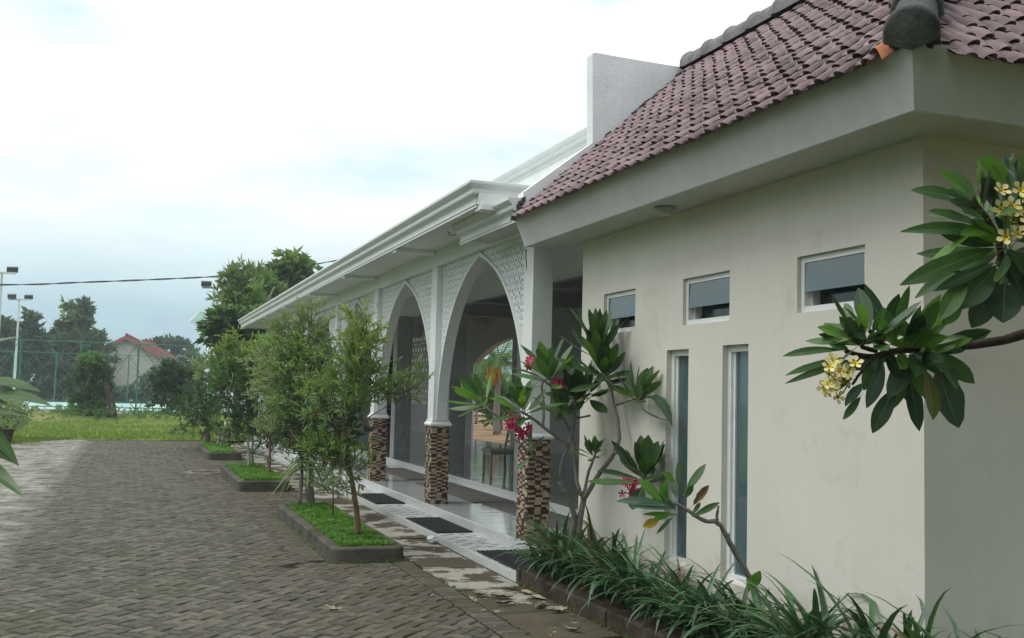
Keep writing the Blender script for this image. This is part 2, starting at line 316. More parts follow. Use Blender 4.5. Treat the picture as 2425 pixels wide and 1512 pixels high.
weather(M['white'], (.58,.60,.58), .30)

# wavy polish on the floors
for k in ('porch_tile', 'hall_floor'):
    N, L, b = nodes_of(M[k])
    geo = N.new('ShaderNodeNewGeometry'); mp = N.new('ShaderNodeMapping')
    mp.inputs['Scale'].default_value = (.22, 3.4, 1) if k == 'hall_floor' else (1.2, 3.5, 1); L.new(geo.outputs['Position'], mp.inputs[0])
    nz = N.new('ShaderNodeTexNoise'); nz.inputs['Scale'].default_value = 1.6; nz.inputs['Detail'].default_value = 2; L.new(mp.outputs[0], nz.inputs['Vector'])
    bp = N.new('ShaderNodeBump'); bp.inputs['Strength'].default_value = .22 if k == 'hall_floor' else .06; bp.inputs['Distance'].default_value = .05
    L.new(nz.outputs['Fac'], bp.inputs['Height']); L.new(bp.outputs[0], b.inputs['Normal'])

# paver materials: grey concrete, pale worn strip along the left, brown damp dirt towards the building, moss
def paver_mat(name, attr):
    m = mat(name, (.083,.077,.060), (.14,.132,.105), scale=14, rough=.9, bump=.35, bscale=110, rnd=.28, attr=attr, spec=.2)
    N, L, b = nodes_of(m)
    cur = b.inputs['Base Color'].links[0].from_socket
    geo = N.new('ShaderNodeNewGeometry'); sp = N.new('ShaderNodeSeparateXYZ'); L.new(geo.outputs['Position'], sp.inputs[0])
    def noise(scale, det=5):
        n = N.new('ShaderNodeTexNoise'); n.inputs['Scale'].default_value = scale; n.inputs['Detail'].default_value = det
        L.new(geo.outputs['Position'], n.inputs['Vector']); return n.outputs['Fac']
    def mathn(op, a, bb):
        q = N.new('ShaderNodeMath'); q.operation = op
        for i, v in enumerate((a, bb)):
            if isinstance(v, (int, float)): q.inputs[i].default_value = v
            else: L.new(v, q.inputs[i])
        return q.outputs[0]
    def mixc(fac, c1, c2):
        q = N.new('ShaderNodeMixRGB'); L.new(fac, q.inputs[0]); L.new(c1, q.inputs[1]); q.inputs[2].default_value = (*c2, 1); return q.outputs[0]
    def ramp(v, lo, hi, top=1.0):
        q = N.new('ShaderNodeMapRange'); q.inputs[1].default_value = lo; q.inputs[2].default_value = hi; q.inputs[3].default_value = 0; q.inputs[4].default_value = top; q.clamp = True
        L.new(v, q.inputs[0]); return q.outputs[0]
    # pale bleached strip, X below about -1.15
    edge = mathn('ADD', sp.outputs['X'], mathn('MULTIPLY', mathn('SUBTRACT', noise(3.5), .5), .55))
    pale = mathn('MULTIPLY', ramp(edge, -.95, -1.4), ramp(noise(2.6), .30, .70))
    cur = mixc(pale, cur, (.36,.36,.31))
    # brown soil film near the planters and building
    br = mathn('MULTIPLY', ramp(sp.outputs['X'], .9, 2.5), ramp(noise(1.1), .40, .60, .75))
    cur = mixc(br, cur, (.085,.066,.042))
    moss = ramp(noise(.8, 7), .56, .72, .55)
    cur = mixc(moss, cur, (.075,.08,.042))
    L.new(cur, b.inputs['Base Color']); return m
M['paver'] = paver_mat('paver_concrete', None)
M['paver_field'] = paver_mat('paver_concrete_field', 'rnd')
M['joint'] = mat('sandy_joint', (.022,.022,.014), (.04,.038,.024), scale=20, rough=1, spec=.05)
# patterned strip tile
def strip_tile_mat():
    m = mat('patterned_strip_tile', (.56,.575,.56), (.63,.645,.63), scale=12, rough=.45, spec=.4, rnd=.05)
    N, L, b = nodes_of(m); cur = b.inputs['Base Color'].links[0].from_socket
    tc = N.new('ShaderNodeTexCoord'); sp = N.new('ShaderNodeSeparateXYZ'); L.new(tc.outputs['Object'], sp.inputs[0])
    def mathn(op, a, bb=0.0):
        q = N.new('ShaderNodeMath'); q.operation = op
        for i, v in enumerate((a, bb)):
            if isinstance(v, (int, float)): q.inputs[i].default_value = v
            else: L.new(v, q.inputs[i])
        return q.outputs[0]
    def rect(cx, cy, hx, hy):
        a = mathn('LESS_THAN', mathn('ABSOLUTE', mathn('SUBTRACT', sp.outputs['X'], cx)), hx)
        c = mathn('LESS_THAN', mathn('ABSOLUTE', mathn('SUBTRACT', sp.outputs['Y'], cy)), hy)
        return mathn('MULTIPLY', a, c)
    def mixc(fac, c1, c2):
        q = N.new('ShaderNodeMixRGB'); L.new(fac, q.inputs[0]); L.new(c1, q.inputs[1]); q.inputs[2].default_value = (*c2, 1); return q.outputs[0]
    for (cx, cy, hx, hy) in ((-.058,.058,.05,.05), (.058,-.058,.05,.05)):
        cur = mixc(rect(cx, cy, hx, hy), cur, (.10,.105,.11)); cur = mixc(rect(cx, cy, hx-.010, hy-.010), cur, (.55,.56,.55))
    for (cx, cy, hx, hy) in ((-.058,.058,.026,.026), (.058,-.058,.026,.026)): cur = mixc(rect(cx, cy, hx, hy), cur, (.13,.135,.14))
    for (cx, cy, hx, hy) in ((.058,.058,.05,.05), (-.058,-.058,.05,.05)): cur = mixc(rect(cx, cy, hx, hy), cur, (.24,.245,.245)); cur = mixc(rect(cx, cy, hx-.012, hy-.012), cur, (.66,.67,.66))
    L.new(cur, b.inputs['Base Color']); return m
M['strip'] = strip_tile_mat()

# ------------------------------------------------------------------ ground, paving
g = MB(); g.quad((-420,-120,-.06),(420,-120,-.06),(420,640,-.06),(-420,640,-.06))
tag(g.build('ground', M['ground']), kind='structure')
lw = MB()
NX, NY = 46, 30
ids = {}
for i in range(NX+1):
    for j in range(NY+1):
        x = -20+29.5*i/NX; y = 36.0+22*j/NY
        if j == 0: y += .12*math.sin(i*1.7)+.08*math.sin(i*3.1)
        z = .01+.09*mnoise.noise(Vector((x*.35, y*.35, 0)))*min(1, j/4)+(.35*math.exp(-((y-55.5)/2.2)**2) if x < 6 else 0)
        ids[i, j] = lw.vert((x, y, z))
for i in range(NX):
    for j in range(NY): lw.face((ids[i,j], ids[i+1,j], ids[i+1,j+1], ids[i,j+1]))
lawn = tag(lw.build('lawn', M['lawn'], smooth=True), kind='structure')
lw = MB(); lw.quad((-22,2,-.035),(-3.9,2,-.035),(-3.9,36.2,-.035),(-22,36.2,-.035))
tag(lw.build('verge', M['lawn']), kind='structure')
d = MB()
for i in range(24):
    for j in range(30):
        def P(a, b):
            x = 10.75+60*(a/24); y = -20+130*(b/30); e = min(1, a/3)
            return (x, y, -.02+e*(.12*mnoise.noise(Vector((x*.2, y*.2, 3)))+.04*mnoise.noise(Vector((x, y, 1)))))
        d.quad(P(i,j), P(i+1,j), P(i+1,j+1), P(i,j+1))
tag(d.build('dirt_yard', M['dirt']), kind='structure')

PAVE_X0, PAVE_X1, PAVE_Y0, PAVE_Y1 = -4.0, 2.64, 3.2, 36.0
g = MB(); g.quad((PAVE_X0-.1,-2,-.012),(2.86,-2,-.012),(2.86,PAVE_Y1+.1,-.012),(PAVE_X0-.1,PAVE_Y1+.1,-.012))
drive = tag(g.build('driveway', M['joint']), kind='structure')
def in_frame(p, m=40):
    v = Vector(p)-EYE; dd = v.dot(_f)
    if dd <= .1: return False
    x = IW/2+FPX*v.dot(_r)/dd; y = IH/2-FPX*v.dot(_u)/dd
    return -m < x < IW+m and -m < y < IH+m
def pdepth(p): return (Vector(p)-EYE).dot(_f)
A = .105; GAP = .011; BEV = .009; TH = .03
def clip_poly(poly, ax, lim, keep_less):
    out = []
    for k in range(len(poly)):
        a = poly[k]; b = poly[(k+1) % len(poly)]
        ia = (a[ax] <= lim) == keep_less; ib = (b[ax] <= lim) == keep_less
        if ia: out.append(a)
        if ia != ib:
            t = (lim-a[ax])/(b[ax]-a[ax]); out.append((a[0]+(b[0]-a[0])*t, a[1]+(b[1]-a[1])*t))
    return out
def paver_poly(mb, poly, z):
    cx = sum(p[0] for p in poly)/len(poly); cy = sum(p[1] for p in poly)/len(poly)
    n = len(poly)
    def sh(p, dd):
        l = math.hypot(p[0]-cx, p[1]-cy) or 1; k = max(0, 1-dd*1.6/l); return (cx+(p[0]-cx)*k, cy+(p[1]-cy)*k)
    lo = [mb.vert((*sh(p, GAP*.4), z-TH)) for p in poly]; mid = [mb.vert((*sh(p, GAP*.5), z-BEV*.8)) for p in poly]; top = [mb.vert((*sh(p, GAP*.5+BEV), z)) for p in poly]
    for k in range(n):
        mb.face((lo[k], lo[(k+1)%n], mid[(k+1)%n], mid[k])); mb.face((mid[k], mid[(k+1)%n], top[(k+1)%n], top[k]))
    mb.face(top)
# one shared brick mesh
sb = MB(); paver_poly(sb, [(-A,-A/2),(A,-A/2),(A,A/2),(-A,A/2)], 0.0); paver_me = sb.mesh('paver'); paver_me.materials.append(M['paver'])
c45 = math.cos(R(45))
cand = []
fld = MB()
rg = int(40/A)
random.seed(11)
for i in range(-290, 60):
    for j in range(-20, 300):
        t = (i-j) % 4
        if t == 0: cx, cy, ang = i+1.0, j+.5, 0
        elif t == 3: cx, cy, ang = i+.5, j+1.0, 90
        else: continue
        X = (cx*c45+cy*c45)*A; Y = (cy*c45-cx*c45)*A
        if not (PAVE_X0-.1 < X < PAVE_X1+.1 and PAVE_Y0 < Y < PAVE_Y1+.05): continue
        if not in_frame((X, Y, 0), 90): continue
        z = rnd(-.005, .004)+.012*mnoise.noise(Vector((X*.6, Y*.6, 0)))
        full = PAVE_X0+.16 < X < PAVE_X1-.16 and Y < PAVE_Y1-.16
        if full: cand.append((X, Y, z, ang-45))
        else:
            a = R(ang-45); ca, sa = math.cos(a), math.sin(a)
            poly = [(X+u*ca-v*sa, Y+u*sa+v*ca) for u, v in ((-A,-A/2),(A,-A/2),(A,A/2),(-A,A/2))]
            for ax, lim, kl in ((0, PAVE_X1-.003, True), (0, PAVE_X0, False), (1, PAVE_Y1, True)): poly = clip_poly(poly, ax, lim, kl) if poly else poly
            if len(poly) >= 3: fld.val = random.random(); paver_poly(fld, poly, z)
cand.sort(key=lambda q: pdepth((q[0], q[1], 0)))
near = [q for q in cand if in_frame((q[0], q[1], 0), -5)][:300]; ns = set((q[0], q[1]) for q in near)
for (X, Y, z, a) in near:
    o = link('paver', paver_me, drive, (X, Y, z), (rnd(-.018,.018), rnd(-.018,.018), R(a)+rnd(-.012,.012)))
for (X, Y, z, ang) in cand:
    if (X, Y) in ns: continue
    a = R(ang); ca, sa = math.cos(a), math.sin(a); fld.val = random.random()
    paver_poly(fld, [(X+u*ca-v*sa, Y+u*sa+v*ca) for u, v in ((-A,-A/2),(A,-A/2),(A,A/2),(-A,A/2))], z)
# soldier course along the path
y = 3.4
while y < 34:
    fld.val = random.random()*.8; paver_poly(fld, [(2.645,y),(2.852,y),(2.852,y+A),(2.645,y+A)], rnd(-.003,.003)); y += A+.002
# soldier course beside the near planter
y = 10.9
while y < 15:
    fld.val = random.random()*.8; paver_poly(fld, [(1.80,y),(2.0,y),(2.0,y+A),(1.80,y+A)], .010+rnd(-.002,.002)); y += A+.002
fo = fld.build('paver_field', M['paver_field'], drive, attr=True); fo['kind'] = 'stuff'

# side path of worn concrete slabs
path = MB(); path.box(2.856, 3.5, 2.5, 34, -.05, -.014)
side_path = tag(path.build('side_path', M['joint']), kind='structure')
ys = [2.6, 4.1, 5.9, 7.05, 8.05, 9.05, 10.24, 12.36, 14.4, 16.5, 18.6, 20.7, 22.8, 25, 27.2, 29.4, 31.6, 33.8]
for k in range(len(ys)-1):
    s = MB(); y0, y1 = ys[k]+.012, ys[k+1]-.012; n = max(3, int((y1-y0)/.25)); zz = rnd(-.006,.004); tl = rnd(-.008,.008)
    xs = [2.862, 3.02, 3.2, 3.36, 3.494]
    gid = {}
    for a in range(n+1):
        for b_, x in enumerate(xs):
            xx = x+(rnd(-.018,.012) if b_ == 0 else 0); yy = y0+(y1-y0)*a/n+(rnd(-.008,.008) if a in (0, n) else 0)
            gid[a, b_] = s.vert((xx, yy, zz+tl*(b_-2)/2+rnd(-.002,.002)))
    for a in range(n):
        for b_ in range(4): s.face((gid[a,b_], gid[a,b_+1], gid[a+1,b_+1], gid[a+1,b_]))
    lo = [s.vert((q[0], q[1], -.04)) for q in [s.v[gid[0,b_]] for b_ in range(5)]]
    for b_ in range(4): s.face((lo[b_], lo[b_+1], gid[0,b_+1], gid[0,b_]))
    lo = [s.vert((q[0], q[1], -.04)) for q in [s.v[gid[a,0]] for a in range(n+1)]]
    for a in range(n): s.face((lo[a+1], lo[a], gid[a,0], gid[a+1,0]))
    s.build('slab', M['slabmoss' if ys[k+1] < 8.3 else 'slabtop'], side_path)
# ------------------------------------------------------------------ the cream wing with the tiled roof
XW, YC, YE = 4.22, 4.747, 9.53
house = thing('house', 'cream house wing with purple-brown tiled hip roof and small windows', 'house', (XW, 7, 0))
WINS = [(8.36,9.02,2.354,2.735,'up'), (6.795,7.504,2.354,2.735,'up'), (5.248,5.946,2.354,2.735,'up'), (7.398,7.764,.417,2.160,'tall'), (6.533,6.886,.417,2.169,'tall')]
w = MB(); edges = sorted({YC, YE, *[q[0] for q in WINS], *[q[1] for q in WINS]})
WT = .15
for a, b in zip(edges[:-1], edges[1:]):
    op = sorted([(q[2], q[3]) for q in WINS if q[0] <= a+1e-6 and q[1] >= b-1e-6]); z = -.05
    for lo, hi in op: w.box(XW, XW+WT, a, b, z, lo); z = hi
    w.box(XW, XW+WT, a, b, z, 3.33)
w.box(XW+WT, 7.2, YC, YC+WT, -.05, 3.33)
w.box(7.05, 7.2, YC+WT, YE, -.05, 3.33); w.box(XW+WT, 7.05, YE-WT, YE, -.05, 3.33)
w.build('wall', M['cream'], house)
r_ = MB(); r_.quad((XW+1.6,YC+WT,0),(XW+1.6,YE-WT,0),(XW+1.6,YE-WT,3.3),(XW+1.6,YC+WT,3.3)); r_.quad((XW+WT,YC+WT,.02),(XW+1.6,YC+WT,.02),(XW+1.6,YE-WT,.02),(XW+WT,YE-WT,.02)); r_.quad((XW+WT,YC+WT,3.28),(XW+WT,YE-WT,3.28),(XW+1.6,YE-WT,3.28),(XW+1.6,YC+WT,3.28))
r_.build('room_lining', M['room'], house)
for (a, b, lo, hi, kind) in WINS:
    wn = part_empty('window', house, (XW, (a+b)/2, lo))
    f = MB(); fw = .042 if kind == 'up' else .05; x0, x1 = (XW+.028, XW+.10) if kind == 'up' else (XW+.045, XW+.125); e = .002
    f.box(x0, x1, a+e, a+fw, lo+e, hi-e); f.box(x0, x1, b-fw, b-e, lo+e, hi-e)
    f.box(x0+.001, x1-.001, a+fw, b-fw, lo+e, lo+fw); f.box(x0+.001, x1-.001, a+fw, b-fw, hi-fw, hi-e)
    if kind == 'tall':
        f.box(x0+.02, x1-.01, b-fw-.03, b-fw, lo+fw, hi-fw); f.box(x0+.02, x1-.01, a+fw, a+fw+.012, lo+fw, hi-fw)
    f.build('frame', M['white_frame'], wn)
    p = MB()
    if kind == 'up':
        yy0, yy1 = a+fw+.004, b-fw-.004; H_ = hi-lo-2*fw; an = R(2.5); top = Vector((x0+.012, 0, hi-fw-.004))
        dn = Vector((-math.sin(an), 0, -math.cos(an))); nrm = Vector((-math.cos(an), 0, math.sin(an)))
        c = top+dn*(H_*.33); p.obox((c.x, (yy0+yy1)/2, c.z), dn*(H_*.33), Vector((0, (yy1-yy0)/2, 0)), nrm*.004)
        p.build('pane', M['glass'], wn)
        p = MB(); p.box(x1+.045, x1+.051, a+fw*.5, b-fw-.02, lo+.01, hi-.01); p.build('inner_pane', M['glass_dark'], wn)
        p = MB(); p.box(x1-.02, x1+.044, b-fw-.018, b-fw-.002, lo+fw, hi-fw); p.build('inner_jamb', M['white_frame'], wn)
    else:
        p.box(x0+.035, x0+.041, a+fw+.012, b-fw-.03, lo+fw, hi-fw); p.build('pane', M['glass'], wn)
# soffit and fascia
ZS, XF, YF, YEND = 3.297, 3.80, 4.337, 10.09
s = MB(); s.box(XF+.034, 7.6, YF+.034, YC, ZS+.002, ZS+.02); s.box(XF+.034, XW, YC, YEND-.01, ZS+.002, ZS+.02); s.build('soffit', M['soffit'], house)
f = MB(); XT, YT, ZT = 3.675, 4.212, 3.615; t = .03
f.quad((XF,YF,ZS),(XF,YEND,ZS),(XT,YEND,ZT),(XT,YT,ZT)); f.quad((7.6,YF,ZS),(XF,YF,ZS),(XT,YT,ZT),(7.71,YT,ZT))
f.quad((XF+t,YF+t,ZS),(XT+t,YT+t,ZT),(XT+t,YEND,ZT),(XF+t,YEND,ZS)); f.quad((7.6,YF+t,ZS),(7.71,YT+t,ZT),(XT+t,YT+t,ZT),(XF+t,YF+t,ZS))
f.quad((XF,YF,ZS),(XF+t,YF+t,ZS),(XF+t,YEND,ZS),(XF,YEND,ZS)); f.quad((7.6,YF,ZS),(7.6,YF+t,ZS),(XF+t,YF+t,ZS),(XF,YF,ZS))
f.quad((XF,YEND,ZS),(XF+t,YEND,ZS),(XT+t,YEND,ZT),(XT,YEND,ZT))
fas = f.build('fascia', M['fascia'], house)
nb = MB()
for y in [4.55,5.0,5.6,6.2,6.9,7.7,8.6,9.4]:
    for q in (.3, .62):
        zz = ZS+(ZT-ZS)*q; xx = XF+(XT-XF)*q; nb.lathe((xx-.001, y+rnd(-.05,.05), zz), [(.0001,.004),(.005,.002),(.006,-.002)], 6, Vector((-.93,0,-.37)))
nb.build('nail_head', M['fascia'], fas)
# roof
XE, ZE, XR, ZR = 3.655, 3.545, 5.72, 5.40
TH_ = math.atan2(ZR-ZE, XR-XE); YEV = YF-.145
roof = part_empty('roof', house, (XE, 7, ZE))
b = MB(); yr0 = YEV+(XR-XE)
dk_ = .09; ek = dk_*(ZR-ZE)/(XR-XE)
b.poly([(XE+dk_,YEV+dk_,ZE+ek),(XE+dk_,10.1,ZE+ek),(XR,10.1,ZR),(XR,yr0,ZR)]); b.poly([(XE+dk_,YEV+dk_,ZE+ek),(XR,yr0,ZR),(2*XR-XE,YEV+dk_,ZE+ek)]); b.poly([(XR,10.1,ZR),(2*XR-XE,10.1,ZE),(2*XR-XE,YEV+dk_,ZE+ek),(XR,yr0,ZR)])
b.poly([(XE+.16,YEV+.16,ZE+.03),(2*XR-XE,YEV+.16,ZE+.03),(2*XR-XE,10.09,ZE+.03),(XE+.16,10.09,ZE+.03)])
b.build('roof_deck', M['gutter'], roof)
TW, EXPO, TL = .20, .155, .22
CS = [0,.15,.296,.31,.36,.43,.5,.57,.64,.69,.704,.796,.81,.86,.93,1.0,1.07,1.14,1.19]; SS = [-.012,.02,.09,TL]
def tile_h(c, s):
    k = max(0, s)/TL; h = .025*(1-k)-.001
    h += (.040*(1-.3*k))*math.sqrt(max(0, 1-((c-.5)/.205)**2))*(1-.50*math.exp(-max(0, s)/.035))
    h += (.047*(1-.5*k))*math.sqrt(max(0, 1-((c-1.0)/.205)**2))
    return h
def tile_s(c, s):      # the nose overhangs the lower edge
    return s-(.034*math.sqrt(max(0, 1-((c-1.0)/.26)**2)) if s <= 0 else 0)
tm = MB(); gi = {}
for a, s_ in enumerate(SS):
    for k, c in enumerate(CS): gi[a,k] = tm.vert((c*TW, tile_s(c, s_), tile_h(c, s_)))
for a in range(len(SS)-1):
    for k in range(len(CS)-1): tm.face((gi[a,k], gi[a,k+1], gi[a+1,k+1], gi[a+1,k]))
lip = [tm.vert((c*TW, tile_s(c, -.008), tile_h(c, 0)-.009)) for c in CS]; lip0 = [tm.vert((c*TW, tile_s(c, -.012), tile_h(c, -.012))) for c in CS]
for k in range(len(CS)-1): tm.face((lip[k], lip[k+1], lip0[k+1], lip0[k]))
back = [tm.vert((c*TW, .10, tile_h(c, .1)-.014)) for c in CS]
for k in range(len(CS)-1): tm.face((back[k], back[k+1], lip[k+1], lip[k]))
tile_me = tm.mesh('roof_tile', smooth=True); tile_me.materials.append(M['tile'])
ct, st = math.cos(TH_), math.sin(TH_)
random.seed(5)
spots = []
for r in range(19):
    hx = r*EXPO*ct; off = 0
    for i in range(-1, 34):
        y = 10.06-i*TW+off-TW
        if y+TW > 10.12: continue
        if y < YEV+hx+(.03 if r else .20) or XE+hx > XR-.02: continue
        spots.append((0, (XE-.02+hx, y, ZE+r*EXPO*st)))
for r in range(13):
    hx = r*EXPO*ct; off = 0
    for i in range(0, 10):
        x = XE+.05+i*TW
        if x < XE+hx+.10 or x > XE+1.9: continue
        spots.append((1, (x, YEV-.02+hx, ZE+r*EXPO*st)))
# local axes: front slope c -> +Y, s -> up ; side slope c -> -X ... built so both have noses at the down-hill edge
front = Matrix((( 0.0, ct, -st), (-1.0, 0.0, 0.0), (0.0, st, ct)))
side = Matrix(((1.0, 0, 0), (0, ct, -st), (0, st, ct)))
def tile_mat(kind, loc):
    m3 = front if kind == 0 else side
    j = Matrix.Rotation(rnd(-.04,.04), 3, 'Z') @ Matrix.Rotation(rnd(-.025,.025), 3, 'X')
    p = Vector(loc)+(Vector((0, TW, 0)) if kind == 0 else Vector((0, 0, 0)))+Vector((rnd(-.007,.007), rnd(-.006,.006), rnd(-.002,.006)))
    return Matrix.Translation(p) @ (m3 @ j).to_4x4()
def vis(q): return in_frame(q[1], 30)
order = sorted([q for q in spots if vis(q)], key=lambda q: pdepth(q[1])); indiv = order[:300]; rest = [q for q in spots if q not in indiv]
for k, q in enumerate(indiv):
    o = link('roof_tile', tile_me, roof); o.matrix_parent_inverse = Matrix.Translation(-parent_world(roof)); o.matrix_basis = tile_mat(*q)
tr = MB()
for q in rest:
    m4 = tile_mat(*q); base = len(tr.v); tr.v += [tuple(m4 @ Vector(v)) for v in tm.v]
    for fc in tm.f: tr.face([base+i for i in fc])
if rest: tag(tr.build('roof_tile_field', M['tile'], roof, smooth=True), kind='stuff')
# broken orange tile at the corner
ot = MB()
n1, n2 = 8, 5; gid = {}
for a in range(n1+1):
    for k in range(n2+1):
        y = YEV+.15+.15*a/n1; u = k/n2
        gid[a,k] = ot.vert((XE-.06+.17*u, y-.05*u, ZE-.005+.085*math.sin(math.pi*min(1, a/n1*1.15))*(1-.3*u)+.14*u))
for a in range(n1):
    for k in range(n2): ot.face((gid[a,k], gid[a+1,k], gid[a+1,k+1], gid[a,k+1]))
ob = ot.build('broken_tile', M['tile_orange'], roof, smooth=True); ob['label'] = 'bright orange broken tile under the hip cap'
# ridge caps
def cap_mesh(L_, r, bump, n=12):
    m = MB(); rings = []
    prof = [(0,r+bump),(.02,r+bump+.012),(.055,r+bump+.012),(.075,r+bump*.3),(L_*.5,r),(L_+.03,r*.97)]
    for (y, rr) in prof: rings.append([m.vert((rr*1.05*math.cos(math.pi*k/n), y, rr*math.sin(math.pi*k/n)*1.1-(.035 if k in (0,n) else 0))) for k in range(n+1)])
    for a in range(len(rings)-1):
        for k in range(n): m.face((rings[a][k], rings[a][k+1], rings[a+1][k+1], rings[a+1][k]))
    c = m.vert((0, 0, -.08))
    for k in range(n): m.face((c, rings[0][k+1], rings[0][k]))
    return m
cm = cap_mesh(.44, .125, .012).mesh('ridge_cap', smooth=True); cm.materials.append(M['ridge'])
y = 10.06; k = 0
while y > 6.0:
    o = link('ridge_cap', cm, roof, (XR, y, ZR+.06), (0, rnd(-.02,.02), math.pi+rnd(-.012,.012))); y -= .44
hcm = cap_mesh(.50, .108, .014, 14).mesh('hip_cap', smooth=True); hcm.materials.append(M['hipcap'])
hd = Vector((1, 1, (ZR-ZE)/(XR-XE))).normalized(); hx = Vector((1, -1, 0)).normalized(); hz = hx.cross(hd).normalized()
for k in range(6):
    p0 = Vector((XE-.005, YEV-.005, ZE+.085))+hd*(.48*k)
    o = link('hip_cap', hcm, roof); o.matrix_basis = Matrix(((hx.x,hd.x,hz.x,p0.x),(hx.y,hd.y,hz.y,p0.y),(hx.z,hd.z,hz.z,p0.z),(0,0,0,1)))
mm = MB(); random.seed(3)
for k in range(40):
    c = Vector((XE+.075, YEV+.075, ZE+.075))+hx*rnd(-.10,.13)+Vector((0,0,rnd(-.02,.02))); mm.obox(c, (hx+Vector((rnd(-.4,.4),0,rnd(-.4,.4))))*rnd(.008,.018), hd*rnd(.008,.018), (hz+hx*rnd(-.5,.5))*rnd(.008,.014))
mm.build('hip_mortar', M['hipcap'], roof)
# parapet end wall
pw = MB(); prof = [(3.785,3.50),(3.775,3.875),(3.80,3.89),(4.558,4.485),(4.535,5.46),(4.56,5.475),(4.9,5.466),(5.3,5.458),(5.76,5.455),(5.95,5.25),(5.95,3.5)]
Y0, Y1 = 10.10, 10.255; n = len(prof)
a = [pw.vert((x, Y0, z)) for x, z in prof]; c = [pw.vert((x, Y1, z)) for x, z in prof]
for k in range(n): pw.face((a[k], c[k], c[(k+1)%n], a[(k+1)%n]))
pw.face(a); pw.face(c[::-1])
par = pw.build('parapet_wall', M['render'], house)
# dark mortar flashing along the verge
fl = MB(); random.seed(9)
for k in range(60):
    q = k/59; p = Vector((XE+.06+(XR-XE-.1)*q, 10.085, ZE+.075+(ZR-ZE-.05)*q)); fl.obox(p+Vector((rnd(-.01,.01), rnd(-.012,.006), rnd(-.012,.02))), Vector((rnd(.016,.03),0,rnd(.01,.025))), Vector((0,rnd(.012,.02),0)), Vector((-rnd(.008,.02),0,rnd(.008,.02))))
fl.build('verge_mortar', M['gutter'], par)
lt = thing('ceiling_light', 'round grey surface lamp under the eave of the cream wing', 'lamp', (4.0, 7.41, ZS))
q = MB(); q.lathe((4.0,7.41,ZS), [(.0001,-.012),(.088,-.012),(.092,-.004),(.092,.0)], 20); q.build('base_ring', M['lamp_ring'], lt, smooth=False)
q = MB(); q.lathe((4.0,7.41,ZS), [(.0001,-.072),(.048,-.070),(.058,-.060),(.060,-.020),(.062,-.012)], 20); q.build('lamp_glass', M['lamp_white'], lt, smooth=True)

# ------------------------------------------------------------------ the arcaded hall
hall = thing('prayer_hall', 'white arcaded hall with pointed lattice arches and mosaic-clad columns', 'building', (4.06, 22, 0))
ZB, ZP, ZI = .08, .20, .30
XS, XP, XC, XC2 = 3.505, 4.02, 4.06, 4.30
YN, YFAR = 9.30, 36.0
m = MB(); m.box(XS, XP, YN, 34, -.05, ZB-.012); m.build('strip_base', M['concrete'], hall)
# kerb face of the strip, in lengths
strip = part_empty('tile_strip', hall, (3.76, 20, ZB))
sm = MB(); sm.bbox(-.1265,.1265,-.1265,.1265,-.011,0,.002); sme = sm.mesh('strip_tile'); sme.materials.append(M['strip'])
for k in range(96):
    for c in range(2):
        y = YN+.13+k*.257
        o = link('strip_tile', sme, strip, (XS+.1295+c*.2575, y, ZB), (0, 0, R(90*random.randrange(4))))
km = MB(); km.box(-.006,.0,-.298,.298,-.078,.0); kme = km.mesh('edge_tile'); kme.materials.append(M['riser_tile'])
for k in range(41): link('edge_tile', kme, strip, (XS-.001, YN+.3+k*.6, ZB+.001))
km = MB(); km.box(XS, XP, YN-.008, YN, -.02, ZB); km.build('end_tile', M['riser_tile'], strip)
# porch floor
m = MB(); m.box(XP+.008, 5.5, 9.6, YFAR, -.05, ZP-.012); m.build('porch_base', M['concrete'], hall)
pf = part_empty('porch_floor', hall, (4.7, 20, ZP))
tmh = MB(); tmh.bbox(-.2455,.2455,-.2985,.2985,-.011,0,.0012); tme = tmh.mesh('floor_tile'); tme.materials.append(M['porch_tile'])
rm = MB(); rm.bbox(-.008,.012,-.2985,.2985,-.121,0,.003); rme = rm.mesh('riser_tile'); rme.materials.append(M['riser_tile'])
for k in range(44):
    for c in range(3): link('floor_tile', tme, pf, (XP+.258+c*.4935, 9.9+k*.6, ZP))
    link('riser_tile', rme, pf, (XP, 9.9+k*.6, ZP))
rm2 = MB(); rm2.bbox(-.008,.012,-.2985,.2985,-.101,0,.003); rme2 = rm2.mesh('step_tile'); rme2.materials.append(M['riser_tile'])
for k in range(46): link('step_tile', rme2, pf, (5.508, 9.9+k*.6, ZI+.001))
m = MB(); m.box(XP-.006, 5.5, 9.585, 9.598, -.05, ZP-.002); m.build('porch_end', M['riser_tile'], hall)
m = MB(); m.box(5.521, 10.6, 9.6, 42.1, -.05, ZI); m.build('hall_floor', M['hall_floor'], hall)
